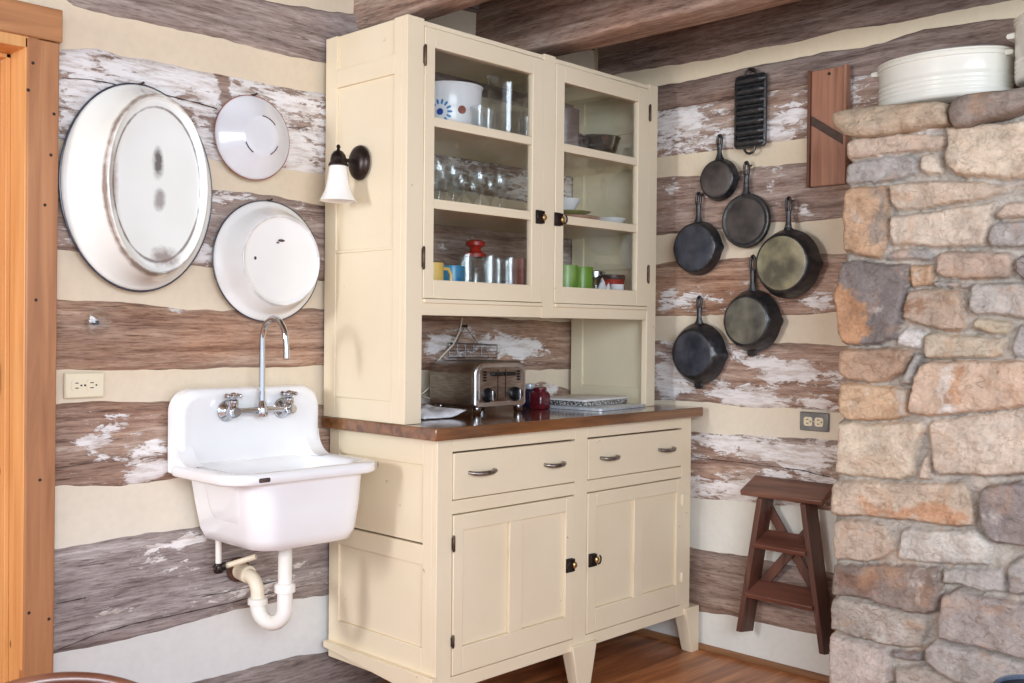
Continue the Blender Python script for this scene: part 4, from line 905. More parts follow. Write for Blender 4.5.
# ------------------------------------------------------------------ cast iron on the right wall
XW = XP-.012
def skillet(label, px, R, r, depth, hl, mats, spouts=(), tab=False, ring=False, lean=0, griddle=False, hw=.0115, gap=0):
    c = on(0, XW-gap, *px); t = thing('griddle_pan' if griddle else 'skillet', label, 'pan', c, 'cast iron pans on the right wall')
    tf = frame(c, (0, -1, 0), (0, 0, 1)) @ Matrix.Rotation(lean, 4, 'Z')
    N = 80
    def rg(rad, h, sp=0):
        out = []
        for k in range(N):
            a = 2*PI*k/N; q = rad
            for s in spouts:
                da = (a-s+PI) % (2*PI)-PI; q += sp*R*.085*math.exp(-(da/.13)**2)
            out.append(tf @ Vector((q*math.cos(a), q*math.sin(a), h)))
        return out
    mb = MB(); L = [rg(R-.006, .004, 1), rg(R-.004, 0, 1), rg(R, .001, 1), rg(R+.0005, .006, 1), rg(R-.002, .01, .9)]
    for f in (.25, .45, .65, .82): L.append(rg(R-.002+(r+.004-R)*f**1.15, .01+(depth-.01)*f, .9*(1-f)))
    L += [rg(r+.002, depth*.93), rg(r-.001, depth*.985), rg(r-.0035, depth)]
    if ring: L += [rg(r-.006, depth), rg(r-.008, depth-.002), rg(r-.014, depth-.002)]
    mb.loft(L, True); mb.build('pan_body', M[mats[0]], t, angle=60)
    b = MB(); hb = depth-(.002 if ring else 0)+.0002; rb = r-(.0145 if ring else .0045); e = [[tf @ Vector((q*math.cos(2*PI*k/48), q*math.sin(2*PI*k/48), h)) for k in range(48)] for q, h in ((rb, hb-.0003), (rb*.97, hb+.0002), (rb*.5, hb+.0004))]
    b.loft(e); b.build('base_disc', M[mats[1]], t)
    # handle, flat and waisted, with a teardrop hang hole
    h = MB(); secs = []
    for y, w, th in ((R-.006, hw*1.9, .008), (R+.008, hw*1.15, .0075), (R+hl*.25, hw*.8, .007), (R+hl*.45, hw*.84, .007), (R+hl*.56, hw*.98, .0075)):
        secs.append([tf @ Vector((w*math.cos(a), y, .009+th*math.sin(a))) for a in [2*PI*k/12 for k in range(12)]])
    h.loft(secs)
    cy = R+hl*.76; ly = hl*.24; loop = []
    for k in range(25):
        a = 2*PI*k/24; wv = hw*.82*(1-.12*math.sin(a)); loop.append(tf @ Vector((wv*math.cos(a), cy+ly*.92*math.sin(a), .009)))
    h.tube(loop, .0048, 8, False); h.build('handle', M[mats[0]], t)
    if tab:
        m = MB(); m.loft([[tf @ Vector((x, -R-y, z)) for x, y in ((-w, -.006), (-w*.9, d*.7), (-w*.4, d), (w*.4, d), (w*.9, d*.7), (w, -.006))] for z, w, d in ((.001, .017, .012), (.004, .019, .015), (.010, .019, .015), (.013, .016, .011))]); m.build('helper_tab', M[mats[0]], t)
    n = MB(); p = tf @ Vector((0, R+hl*.92, 0)); n.tube([p+Vector((.024, 0, -.003)), p+Vector((-.012, 0, -.001)), p+Vector((-.02, 0, .004))], .003, 8); n.build('hanging_nail', M['nail'], t)
skillet('smallest cast iron skillet on the wall, beneath the corn stick pan', (720.6, 180), .076, .066, .032, .086, ('iron', 'iron_brown'), (PI*.98, .02))
skillet('round shallow cast iron griddle with a brown face between the two highest skillets', (747.2, 221), .096, .092, .018, .114, ('iron', 'iron_brown'), (), ring=True, griddle=True)
skillet('cast iron skillet with a bluish black base beside the hutch, left of the griddle', (699.4, 248.4), .099, .087, .04, .106, ('iron', 'iron_blue'), (0, PI))
skillet('largest cast iron skillet, with a grayish gold sheen painted on its base, hung nearest the chimney', (789.2, 264), .118, .096, .056, .110, ('iron', 'iron_sheen'), (-.02, PI), gap=.018)
skillet('cast iron skillet overlapping below the largest one, worn gray base', (753.6, 321), .110, .086, .056, .122, ('iron', 'iron_worn'), (0, PI), tab=True)
skillet('lowest cast iron skillet on the wall, deep, with a dark bluish base and bottom tab', (700.2, 353.5), .113, .084, .056, .098, ('iron', 'iron_blue'), (-.03, PI), tab=True)
# corn stick pan
c = on(0, XW-.004, 751.4, 111.5); ck = thing('corn_stick_pan', 'black cast iron corn stick pan of seven moulds at the top of the right wall', 'pan', c)
tf = frame(c, (0, -1, 0), (0, 0, 1)); W2, H2 = .063, .129
mb = MB(); o1 = rrect(-W2, W2, -H2, H2, .016, 5); i1 = rrect(-W2+.008, W2-.008, -H2+.008, H2-.008, .01, 5)
mb.loft([[tf @ Vector((x, y, 0)) for x, y in o1], [tf @ Vector((x, y, .010)) for x, y in o1], [tf @ Vector((x, y, .012)) for x, y in rrect(-W2+.003, W2-.003, -H2+.003, H2-.003, .014, 5)], [tf @ Vector((x, y, .012)) for x, y in i1], [tf @ Vector((x, y, .004)) for x, y in i1]]); mb.build('pan_frame', M['iron'], ck)
for k in range(7):
    y = -H2+.0195+k*(2*H2-.039)/6; mb = MB(); pts = []; rr = []
    for q in range(15):
        u = -1+2*q/14; pts.append(tf @ Vector((u*(W2-.004), y, .007))); rr.append(.0150*max(.35, (1-abs(u)**14)))
    mb.tube(pts, rr, 14); mb.build('corn_mould', M['iron'], ck)
for s in (-1, 1):
    mb = MB(); mb.tube([tf @ Vector((x, s*(H2+y), .008)) for x, y in ((-.02, -.004), (-.02, .008), (-.012, .017), (0, .020), (.012, .017), (.02, .008), (.02, -.004))], .0046, 8); mb.build('hang_loop', M['iron'], ck)
n = MB(); p = tf @ Vector((0, H2+.014, 0)); n.tube([p+Vector((.03, 0, 0)), p+Vector((-.014, 0, 0)), p+Vector((-.02, 0, .005))], .003, 8); n.build('hanging_nail', M['nail'], ck)
# wooden slicer board
a, b_, c_, d_ = (on(0, 1.285, *q) for q in ((810.5, 67), (848, 67.5), (805, 185.5), (844.5, 186)))
ctr = (a+b_+c_+d_)/4; up = (a+b_)/2-(c_+d_)/2; hh = up.length/2; ww = ((a-b_).length+(c_-d_).length)/4
sl = thing('wooden_slicer', 'reddish brown wooden slicing board with a diagonal dark blade on the wall beside the chimney', 'slicer', ctr)
tf = frame((XP-.006, ctr.y, ctr.z), (0, -1, 0), up) @ T((0, 0, 0))
mb = MB(); mb.box((-ww+.004, -hh+.002, .004), (ww-.004, hh-.002, .02), tf); mb.build('board', M['slicer'], sl, bevel=.002)
for s in (-1, 1):
    mb = MB(); mb.box((s*ww-s*.010, -hh, .0), (s*ww, hh, .032), tf); mb.build('side_rail', M['slicer'] if s > 0 else M['slicer_dark'], sl, bevel=.002)
z1, z2 = on(0, 1.285, 808, 117.5).z-ctr.z, on(0, 1.285, 845, 137.5).z-ctr.z
mb = MB(); q = [(-ww+.010, z1+.004), (ww-.010, z2+.006), (ww-.010, z2-.024), (-ww+.010, z1-.026)]; mb.prism(q, tf @ T((0, 0, .020)), .0025); mb.prism([(x, y+.002) for x, y in (q[0], q[1], (ww-.01, z2), (-ww+.01, z1-.002))], tf @ T((0, 0, .0225)), .002); mb.build('blade', M['blade'], sl)
mb = MB(); mb.lathe([(.005, .0), (.005, .012), (.0, .013)], tf @ T((ww*.05, hh-.02, .012)), 10); mb.build('hanging_nail', M['nail'], sl)
# ------------------------------------------------------------------ step stool hung on the wall
stl = thing('step_stool', 'reddish brown wooden step stool hung on the wall between the base cabinet and the chimney', 'stool', (1.26, -.9, .1))
xb, xf = XP-.014, XP-.110
PL = lambda px, py, x: on(0, x, px, py)
tb0, tb1 = PL(755.6, 475, xb), PL(832.8, 483.4, xb); tf0, tf1 = PL(740, 489.5, xf), PL(823.5, 502.5, xf)
zt_b = (tb0.z+tb1.z)/2; zt_f = (tf0.z+tf1.z)/2; yl = (tb0.y+tf0.y)/2; yr = (tb1.y+tf1.y)/2
thk = Vector((-.010, 0, -.017)) 
mb = MB(); q = [Vector((xb, yl, zt_b)), Vector((xb, yr, zt_b)), Vector((xf, yr-.004, zt_f)), Vector((xf, yl+.004, zt_f))]; n_ = (q[1]-q[0]).cross(q[3]-q[0]).normalized(); n_ = n_ if n_.z > 0 else -n_
mb.hexa([p-n_*.02 for p in q], q); mb.build('top_board', M['stool'], stl, bevel=.004)
lt, lb = PL(757, 497, xf+.01), PL(736, 631, xf+.01); rt, rb = PL(805.5, 505, xf+.01), PL(825, 655, xf+.01)
def rail(tp, bt, s):
    m = MB(); t_ = .021
    x0, x1 = xf+.008, xb-.006
    lo = [Vector((x0, bt.y, bt.z)), Vector((x1-.0, bt.y, bt.z-.012)), Vector((x1, bt.y+s*t_, bt.z-.012)), Vector((x0, bt.y+s*t_, bt.z))]
    zz = zt_f-.0215; zz2 = zt_b-.0235
    k = lambda z: bt.y+(tp.y-bt.y)*(z-bt.z)/(tp.z-bt.z)
    hi = [Vector((x0, k(zz), zz)), Vector((x1, k(zz2), zz2)), Vector((x1, k(zz2)+s*t_, zz2)), Vector((x0, k(zz)+s*t_, zz))]
    m.hexa(lo, hi); m.build('side_rail', M['stool_z'], stl, bevel=.003); return k
kl = rail(lt, lb, -1); kr = rail(rt, rb, 1)
slope = (zt_b-zt_f)/(xb-xf)
for (pl, pr2) in (((751.5, 546), (809.5, 555.5)), ((744.5, 595.5), (815, 610))):
    zf = (PL(*pl, xf).z+PL(*pr2, xf).z)/2; m = MB(); x1 = xf+.085
    zb_ = zf+slope*(x1-xf)
    f0, f1 = kl(zf)-.018, kr(zf)+.018; b0, b1 = kl(zb_)-.018, kr(zb_)+.018
    q = [Vector((x1, b0, zb_)), Vector((x1, b1, zb_)), Vector((xf, f1, zf)), Vector((xf, f0, zf))]; n_ = (q[1]-q[0]).cross(q[3]-q[0]).normalized(); n_ = n_ if n_.z > 0 else -n_
    m.hexa([p-n_*.009 for p in q], [p+n_*.009 for p in q]); m.build('step', M['stool_edge'], stl, bevel=.003)
for (p0, p1, dx) in (((763, 498), (813, 588), .0), ((815, 523), (757, 590), .011)):
    a, b_ = PL(*p0, xb-.012-dx), PL(*p1, xb-.012-dx); d = (b_-a).normalized(); s_ = Vector((0, d.z, -d.y))*.017; w_ = Vector((.009, 0, 0)); m = MB()
    m.hexa([a-s_, a+s_, b_+s_, b_-s_], [a-s_+w_, a+s_+w_, b_+s_+w_, b_-s_+w_]); m.build('cross_brace', M['stool_z'], stl, bevel=.002)
# ------------------------------------------------------------------ enamel roasters on the ledge
def roaster(label, c, a, b, zb, zt, handle_z):
    t = thing('enamel_roaster', label, 'pot', (c[0], c[1], zb)); n = 64
    def rg(k, z): return [(c[0]+(b+k)*math.cos(2*PI*i/n), c[1]+(a+k)*math.sin(2*PI*i/n), z) for i in range(n)]
    H = zt-zb; L = [rg(-.012, zb), rg(-.003, zb+.004), rg(0, zb+.012)]
    for k in range(4):
        z = zb+.022+k*.0125; L += [rg(0, z-.004), rg(.0016, z-.002), rg(.0016, z+.002), rg(0, z+.004)]
    L += [rg(.001, zb+H*.55), rg(.001, zt-.022), rg(.005, zt-.02), rg(.005, zt-.012), rg(.002, zt-.010), rg(.0, zt-.004)]
    mb = MB(); mb.loft(L, True); mb.build('pot_body', M['enamel_white'], t, angle=50)
    L = [rg(.003, zt-.009), rg(.006, zt-.007), rg(.006, zt-.003), rg(.0, zt+.001), rg(-.02, zt+.003), rg(-.05, zt+.007), rg(-.1, zt+.011)]
    mb = MB(); mb.loft(L, True); mb.build('lid', M['enamel_white'], t, angle=50)
    for s in (1, -1):
        m = MB(); y = c[1]+s*a; m.loft([[(c[0]+x, y+s*dy, handle_z+dz) for dy, dz in ((-.006, -.008), (.014, -.007), (.017, 0), (.014, .006), (-.006, .008))] for x in (-.04, -.03, 0, .03, .04)]); m.build('side_handle', M['enamel_white'], t, bevel=.002)
    return t
p = on(0, 1.06, 944, 100)
roaster('off-white enamel roaster with lid standing on the chimney ledge, seen whole', (1.085, -1.483, 0), .186, .125, 1.829, 1.962, 1.944)
roaster('off-white enamel roaster cut off by the right edge of the photo, on the chimney ledge', (1.045, -1.878, 0), .183, .13, 1.842, 2.015, 1.975)
# ------------------------------------------------------------------ chair at the lower left corner
cp = Vector(CAM)+Vector(FW_+R_*(50-512)/F-U_*(673-341.5)/F)*1.27
vd = Vector((cp.x-CAM[0], cp.y-CAM[1], 0)).normalized(); sd = Vector((vd.y, -vd.x, 0))   # away from the camera / to its right
ch = thing('wooden_chair', 'brown wooden chair whose rounded back rises into the lower left corner', 'chair', (cp.x, cp.y, 0))
def P3(s, w, z): return Vector((cp.x, cp.y, 0))+sd*s+vd*w+Vector((0, 0, z))
zc = cp.z; R = .2
def crest(k): return [(s, zc-R+math.sqrt(R*R-s*s)-k) for s in [-.16+.32*i/24 for i in range(25)]]
mb = MB(); poly = crest(.004)+[(.15, .58), (.14, .50), (-.14, .50), (-.15, .58)]
def lean(z): return -.06*(z-.45)/.3
rings = []
for dw, ins in ((-.011, .006), (-.014, 0.002), (.0, 0), (.010, .002), (.012, .006)):
    rings.append([P3(s*(1-ins*3), lean(z)+.05+dw-.10*(s*s), z-ins) for s, z in poly])
mb.loft(rings); mb.build('backrest', M['chair'], ch, angle=50)
mb = MB(); mb.tube([P3(s, lean(z)+.05-.10*s*s, z) for s, z in crest(.0055)], .0085, 10); mb.build('top_rail', M['chair'], ch)
mb = MB(); seat = rrect(-.21, .21, .03, .43, .07, 6)
mb.loft([[P3(x, y, .435) for x, y in seat], [P3(x, y, .46) for x, y in seat], [P3(x*.97, .23+(y-.23)*.97, .467) for x, y in seat], [P3(x*.8, .23+(y-.23)*.8, .462) for x, y in seat]]); mb.build('seat', M['chair'], ch)
for sx, wy in ((-.17, .08), (.17, .08), (-.17, .38), (.17, .38)):
    mb = MB(); mb.tube([P3(sx, wy, .436), P3(sx*1.12, wy+(.02 if wy > .2 else -.03), .2), P3(sx*1.2, wy+(.04 if wy > .2 else -.05), 0)], [.017, .019, .012], 12); mb.build('leg', M['chair'], ch)
for sx in (-.13, .13):
    mb = MB(); mb.tube([P3(sx, .06, .462), P3(sx, lean(.52)+.05, .52)], [.014, .014], 10); mb.build('back_post', M['chair'], ch)
# ------------------------------------------------------------------ metal bucket at the lower right corner
bp_ = Vector(CAM)+Vector(FW_+R_*(1045-512)/F-U_*(691-341.5)/F)*2.35
bk = thing('metal_bucket', 'dark metal bucket with a blue-gray rim in the lower right corner before the stone chimney', 'bucket', (bp_.x, bp_.y, 0))
mb = MB(); zt = bp_.z; mb.lathe([(.075, 0), (.078, .004), (.101, zt-.006), (.098, zt-.006), (.075, .01), (.0, .01)], T((bp_.x, bp_.y, 0)), 48); mb.build('bucket_body', M['darknavy'], bk)
mb = MB(); mb.lathe([(.0985, zt-.008), (.098, zt+.001), (.102, zt+.004), (.1065, zt), (.1065, zt-.01), (.102, zt-.012)], T((bp_.x, bp_.y, 0)), 48, caps=False); mb.build('rim', M['bluegray'], bk)
mb = MB(); mb.tube([(bp_.x, bp_.y+.114*math.cos(a), zt-.03-.11*math.sin(a)*0.9) if False else (bp_.x+.118*math.cos(.9)*math.cos(a)*0+.02*math.sin(a), bp_.y+.117*math.cos(a), zt-.02-.10*math.sin(a)) for a in [PI*k/16 for k in range(17)]] if False else [(bp_.x+.108*math.sin(a), bp_.y+.108*math.cos(a), zt-.02-.05*math.sin(a)) for a in [PI*k/16 for k in range(17)]], .0035, 8); mb.build('bail_handle', M['bluegray'], bk)
# ------------------------------------------------------------------ things on the worktop
ZW = .9008
yF = -.275; x0 = on(1, yF, 474.5, 400).x; x1 = on(1, yF, 525.5, 400).x; yB2 = -.055; zt = on(1, yF, 500, 361.5).z
to = thing('toaster', 'brushed steel four-slice toaster with black dials on the worktop inside the hutch opening', 'toaster', ((x0+x1)/2, (yF+yB2)/2, ZW))
tf = frame((0, yF, 0), (1, 0, 0), (0, 0, 1))              # local z = towards the room
def sec(k, d): return [tf @ Vector((x, z, d)) for x, z in rrect(x0+k, x1-k, ZW+.022+k*.3, zt-k, .035, 8, (.04, .04, .012, .012))]
mb = MB(); mb.loft([sec(.004, -.22), sec(0, -.212), sec(0, -.012)]); mb.build('body', M['steel'], to, angle=50)
mb = MB(); mb.loft([sec(-.001, -.014), sec(-.002, -.006), sec(.001, .0), sec(.006, .003), sec(.010, .002)]); mb.build('end_panel', M['steel_plain'], to, angle=50)
mb = MB(); q = lambda k, d: [tf @ Vector((x, z, d)) for x, z in rrect(x0+.018+k, x1-.018-k, ZW+.04, zt-.018-k, .024, 8, (.026, .026, .01, .01))]
mb.loft([q(0, .0005), q(.001, .0035), q(.003, .004)]); mb.build('control_panel', M['steel'], to, angle=50)
w = x1-x0; xm = (x0+x1)/2
for s in (-1, 1):
    mb = MB(); mb.lathe([(.024, .003), (.024, .008), (.020, .012), (.018, .024), (.0, .025)], tf @ T((xm+s*w*.27, ZW+.062, 0)), 24); k = mb.build('dial', M['black'], to)
    mb = MB(); mb.box((xm+s*w*.27-.003, ZW+.06-.018, .024), (xm+s*w*.27+.003, ZW+.06+.018, .030), tf @ T((0, 0, 0))); mb.build('dial_pointer', M['chrome'], k, bevel=.001)
    mb = MB(); 
    for z in (.11, .119, .128, .137): mb.lathe([(.008, .003), (.008, .006), (.0, .0065)], tf @ T((xm+s*w*.33, ZW+z, 0)) @ Matrix.Diagonal((1.1, .45, 1, 1)), 12)
    mb.build('button', M['black'], to)
    mb = MB(); mb.box((xm+s*w*.075-.002, ZW+.05, .0035), (xm+s*w*.075+.002, ZW+.145, .0046), tf); mb.build('lever_slot', M['black'], to)
    mb = MB(); mb.box((xm+s*w*.12-w*.10, ZW+.124, .004), (xm+s*w*.12+w*.10, ZW+.136, .02), tf); mb.build('lever', M['black'], to, bevel=.003)
mb = MB(); 
for k in range(4):
    xa = x0+.03+k*(w-.06)/4; mb.box((xa+.006, yB2-.03, zt-.0005), (xa+(w-.06)/4-.006, yF+.04, zt+.0008))
mb.build('bread_slot', M['black'], to)
for xx in (x0+.022, x1-.022):
    for yy in (yF+.014, yB2-.03):
        mb = MB(); mb.lathe([(.012, 0), (.015, .004), (.016, .024)], T((xx, yy, ZW)), 16); mb.build('foot', M['chrome'], to)
pt = [on(1, -.03, *p) for p in ((467, 318), (462, 331), (453, 345), (444, 354), (438, 361), (434, 369), (433, 377), (437, 381))]; pt = [Vector(p) for p in pt]; pt[0].y = -.006; pt[1].y = -.02; pt += [Vector((x0-.02, -.03, ZW+.05)), Vector((x0+.012, -.05, ZW+.04))]
mb = MB(); mb.tube(pt, .003, 8); tag(mb.build('electric_cord', M['cord']), 'pale cord hanging down the painted log behind the toaster', 'cord')
# jars
def jar(label, px, y, w, h, mat, lidm, name='jam_jar'):
    x = on(1, y, px, 400).x; t = thing(name, label, 'jar', (x, y, ZW)); n = 8
    def rg(r, z): return [(x+px_*r, y+py_*r, z) for px_, py_ in rrect(-1, 1, -1, 1, .35, 4)]
    mb = MB(); mb.loft([rg(w*.9, ZW), rg(w, ZW+.004), rg(w, ZW+h*.66), rg(w*.8, ZW+h*.78), rg(w*.72, ZW+h*.8)]); mb.build('jar_body', M[mat], t, angle=50)
    mb = MB(); mb.lathe([(w*.78, ZW+h*.79), (w*.82, ZW+h*.81), (w*.82, ZW+h*.97), (w*.7, ZW+h)], T((x, y, 0)), 22); mb.build('lid', M[lidm], t)
jar('dark blue jar close beside the toaster on the worktop', 529.5, -.17, .024, .085, 'navyjar', 'lid'); jar('dark red square jar standing to the right of the toaster', 540, -.225, .028, .076, 'maroon', 'maroon')
# boards
def plank(name, label, F0, ang, L, Wd, z0, z1, mat, cat, r=.012):
    tfm = T((F0[0], F0[1], 0)) @ Matrix.Rotation(math.radians(ang), 4, 'Z'); mb = MB(); o_ = rrect(0, L, 0, Wd, r, 4); i_ = rrect(.002, L-.002, .002, Wd-.002, r, 4)
    mb.loft([[tfm @ Vector((x, y, z0)) for x, y in o_], [tfm @ Vector((x, y, z1-.0015)) for x, y in o_], [tfm @ Vector((x, y, z1)) for x, y in i_]])
    return tag(mb.build(name, M[mat], None, angle=50), label, cat)
plank('cutting_board', 'gray glass cutting board lying at the right end of the worktop, under the other boards', (.83, -.44), 7, .306, .25, ZW, ZW+.010, 'glassboard', 'board')
plank('cutting_board', 'speckled black and white board in the middle of the stack of boards', (.853, -.35), 5, .275, .19, ZW+.0105, ZW+.027, 'speckle', 'board')
plank('serving_tray', 'thin white tray lying on top of the stack of boards', (.84, -.36), 6, .29, .2, ZW+.0275, ZW+.035, 'boardwhite', 'tray')
# cloth
mb = MB(); vs = []; nx_, ny_ = 26, 18; xc_ = on(1, -.24, 431, 408).x
for i in range(nx_+1):
    for j in range(ny_+1):
        u, v = i/nx_*2-1, j/ny_*2-1; e = max(0, 1-max(abs(u), abs(v))**4)
        vs.append((xc_+.085*u+.012*nz(u*2, v*2, 3), -.22+.09*v+.012*nz(u*2, v*2, 9), ZW+.002+.03*e*(.6+.6*nz(u*1.7, v*1.5, 1))+.006*abs(nz(u*5, v*5, 2))*e+.018*max(0, u)**2))
fs = [(i*(ny_+1)+j, (i+1)*(ny_+1)+j, (i+1)*(ny_+1)+j+1, i*(ny_+1)+j+1) for i in range(nx_) for j in range(ny_)]
mb.add(vs, fs); o = mb.build('dish_cloth', M['cloth'], None, angle=90); so = o.modifiers.new('thick', 'SOLIDIFY'); so.thickness = .003; so.offset = 1; tag(o, 'crumpled white cloth on the worktop at the left end, beside the toaster', 'cloth')
# wire rack on the wall
q = [on(1, -.012, *p) for p in ((449, 343), (497, 345), (497, 357.5), (449, 357.5))]
rk = thing('wire_rack', 'small gray wire rack hung on the painted log above the toaster', 'rack', (q[0].x, -.01, q[3].z))
mb = MB(); mb.tube(q+[q[0]], .0022, 8); mb.build('wire_frame', M['wire'], rk)
mb = MB()
for k in range(1, 4): mb.tube([q[0].lerp(q[3], k/4), q[1].lerp(q[2], k/4)], .0014, 6)
for k in range(1, 6): mb.tube([q[0].lerp(q[1], k/6), q[3].lerp(q[2], k/6)], .0014, 6)
mb.build('wire_grid', M['wire'], rk)
a = on(1, -.012, 465, 326); mb = MB(); mb.tube([q[0].lerp(q[1], .15), a, q[0].lerp(q[1], .6)], .0015, 6); mb.build('hanger_wire', M['wire'], rk)
mb = MB(); mb.lathe([(.004, -.012), (.004, .014), (.006, .016), (.0, .018)], frame((a.x, -.004, a.z), (1, 0, 0), (0, 0, 1)), 10); mb.build('hanging_nail', M['nail'], rk)
# ------------------------------------------------------------------ things behind the glass doors
Z1, Z2, Z3 = 1.2625, 1.5515, 1.7925
def at(px, y): return on(1, y, px, 200).x
def vessel(name, label, cat, prof, mat, loc, part='body', group=None, n=28, th=.003, extra=None, sx=1, sy=1):
    """one open vessel turned from prof (outer), wall thickness th; built at the origin and put at loc"""
    t = thing(name, label, cat, (0, 0, 0), group); inn = [(max(.0005, r-th), h+(th if i == 0 else 0)) for i, (r, h) in enumerate(prof)]
    mb = MB(); mb.lathe([(.0005, prof[0][1])]+prof+list(reversed(inn))+[(.0004, inn[0][1])], None, n, sx, sy, caps=False); mb.build(part, M[mat], t, angle=45)
    if extra: extra(t)
    t.location = loc; return t
# upper left
def flower(t):
    for ang, kind in ((-150, 0), (-110, 1)):
        a0 = math.radians(ang); R0 = .1015
        if kind == 0:
            mb = MB()
            for k in range(14):
                b = 2*PI*k/14
                for rr0, rr1, wd in ((.024, .036, .006),):
                    P = []
                    for (rd, tn) in ((rr0, -wd*.5), (rr1, -wd*.6), (rr1+.004, 0), (rr1, wd*.6), (rr0, wd*.5)):
                        u = rd*math.cos(b)-tn*math.sin(b); v = rd*math.sin(b)+tn*math.cos(b); P.append(Vector((R0*math.cos(a0+u/R0), R0*math.sin(a0+u/R0), .062+v)))
                    mb.loft([[p*1 for p in P], [Vector((p.x*1.012, p.y*1.012, p.z)) for p in P]])
            mb.build('flower_petal', M['print_blue'], t)
            mb = MB(); mb.lathe([(.0, .002), (.010, .0015), (.011, -.001)], frame((R0*math.cos(a0), R0*math.sin(a0), .062), (-math.sin(a0), math.cos(a0), 0), (0, 0, 1)), 16); mb.build('flower_centre', M['print_navy'], t)
        else:
            mb = MB(); mb.lathe([(.0, .0025), (.012, .002), (.014, -.002)], frame((R0*math.cos(a0), R0*math.sin(a0), .07), (-math.sin(a0), math.cos(a0), 0), (0, 0, 1)), 16); mb.build('flower_centre', M['print_red'], t)
bowlp = [(.075, 0), (.09, .01), (.1, .04), (.1015, .08), (.103, .15), (.108, .156)]
b = vessel('mixing_bowl', 'white mixing bowl with a blue flower print, upper left corner of the hutch', 'bowl', bowlp, 'white', (at(449, -.2), -.2, Z3), extra=flower, n=40)
def ear(t):
    mb = MB(); mb.tube([(.048, 0, .09), (.066, 0, .09), (.074, 0, .07), (.07, 0, .04), (.05, 0, .03)], .006, 8); mb.build('handle', M['white'], t)
    mb = MB(); a0 = math.radians(-120); mb.lathe([(.0, .003), (.011, .0025), (.014, -.002)], frame((.0555*math.cos(a0), .0555*math.sin(a0), .06), (-math.sin(a0), math.cos(a0), 0), (0, 0, 1)), 14); mb.build('printed_dot', M['print_tan'], t)
vessel('ceramic_mug', 'white mug with a tan dot behind the clear pitcher on the top shelf', 'mug', [(.045, 0), (.053, .006), (.055, .03), (.055, .1), (.057, .105)], 'white', (at(474, -.1), -.085, Z3), extra=ear)
def jugx(t):
    mb = MB(); mb.tube([(.064, -.0, .19), (.094, -.0, .194), (.107, 0, .165), (.103, 0, .1), (.08, 0, .065), (.058, 0, .06)], .008, 10); mb.build('handle', M['glass2'], t)
    mb = MB(); mb.loft([[(-.058, .022, .18), (-.088, 0, .212), (-.058, -.022, .18)], [(-.062, .026, .216), (-.1, 0, .224), (-.062, -.026, .216)]], False, False); mb.build('spout', M['glass2'], t)
vessel('clear_pitcher', 'tall clear pitcher with a spout on the top shelf of the hutch', 'pitcher', [(.054, 0), (.056, .004), (.06, .09), (.066, .18), (.071, .222)], 'glass2', (at(506, -.22), -.22, Z3), extra=jugx, n=36)
tum = vessel('small_tumbler', 'short clear glass before the clear pitcher on the top shelf', 'glass', [(.022, 0), (.023, .003), (.028, .075)], 'glass2', (at(478, -.345), -.345, Z3), group='short clear glasses on the top shelf')
for k, (px, y) in enumerate(((487, -.33), (526, -.34))):
    dup(tum, (at(px, y), y, Z3), group='short clear glasses on the top shelf')
    list(COL.objects)
for o in [o for o in COL.objects if o.get('group') == 'short clear glasses on the top shelf']: o['label'] = 'short clear drinking glass on the top shelf of the hutch'
# stemmed glasses, middle shelf left
def stem_prof(): return [(.026, 0), (.027, .002), (.011, .006), (.0045, .012), (.004, .05), (.008, .062), (.022, .075), (.029, .092), (.0305, .11), (.029, .142), (.028, .145)]
wg = vessel('stemmed_glass', 'clear stemmed glass in the rows on the middle shelf of the hutch', 'glass', stem_prof(), 'glass2', (0, 0, 0), part='bowl_and_stem', group='stemmed glasses on the middle shelf', th=.0016)
spots = [(439, -.33), (453, -.3), (467, -.33), (480, -.29), (494, -.33), (500, -.27), (444, -.2), (461, -.18), (476, -.2), (490, -.17), (436, -.1), (455, -.09), (473, -.1)]
used = []
for k, (px, y) in enumerate(spots):
    p = (at(px, y), y, Z2)
    if p[0] < .06 or any((p[0]-a)**2+(p[1]-b)**2 < .0039 for a, b in used): continue
    if used: dup(wg, p)
    else: wg.location = p
    used.append(p[:2])
vessel('glass_dish', 'low clear glass dish at the right of the stemmed glasses', 'dish', [(.03, 0), (.036, .004), (.05, .03), (.056, .04)], 'glass2', (at(521, -.18), -.17, Z2))
# lower left
def mug(name, label, mat, px, y, h=.105, r=.04, ang=0):
    def hd(t):
        m = MB(); c_, s_ = math.cos(ang), math.sin(ang)
        m.tube([(c_*d, s_*d, z) for d, z in ((r-.002, h*.86), (r+.02, h*.86), (r+.03, h*.7), (r+.028, h*.42), (r+.016, h*.24), (r-.004, h*.2))], .0055, 8); m.build('handle', M[mat], t)
    return vessel(name, label, 'mug', [(r*.86, 0), (r*.96, .005), (r, .02), (r, h-.002), (r*.99, h)], mat, (at(px, y), y, Z1), extra=hd)
mug('ceramic_mug', 'yellow mug with a pale handle, lower left corner behind the glass', 'yellow', 432, -.325, .112, .037, -.25)
mug('ceramic_mug', 'bright blue mug beside the yellow mug on the bottom shelf', 'blue', 453, -.262, .112, .042, 1.8)
tg = vessel('glass_tumbler', 'tall clear tumbler in the rows on the bottom shelf of the hutch', 'glass', [(.021, 0), (.022, .004), (.024, .07), (.0255, .148)], 'glass2', (0, 0, 0), group='clear tumblers on the bottom shelf', th=.0022)
spots = [(468, -.325), (479.5, -.325), (491, -.325), (502, -.325), (511, -.322), (466, -.245), (489, -.25), (499, -.245), (507, -.21), (463, -.09), (486, -.1), (495, -.12), (510, -.12), (452, -.06)]
used = [(at(453, -.262), -.262), (at(432, -.325), -.325)]; first = True
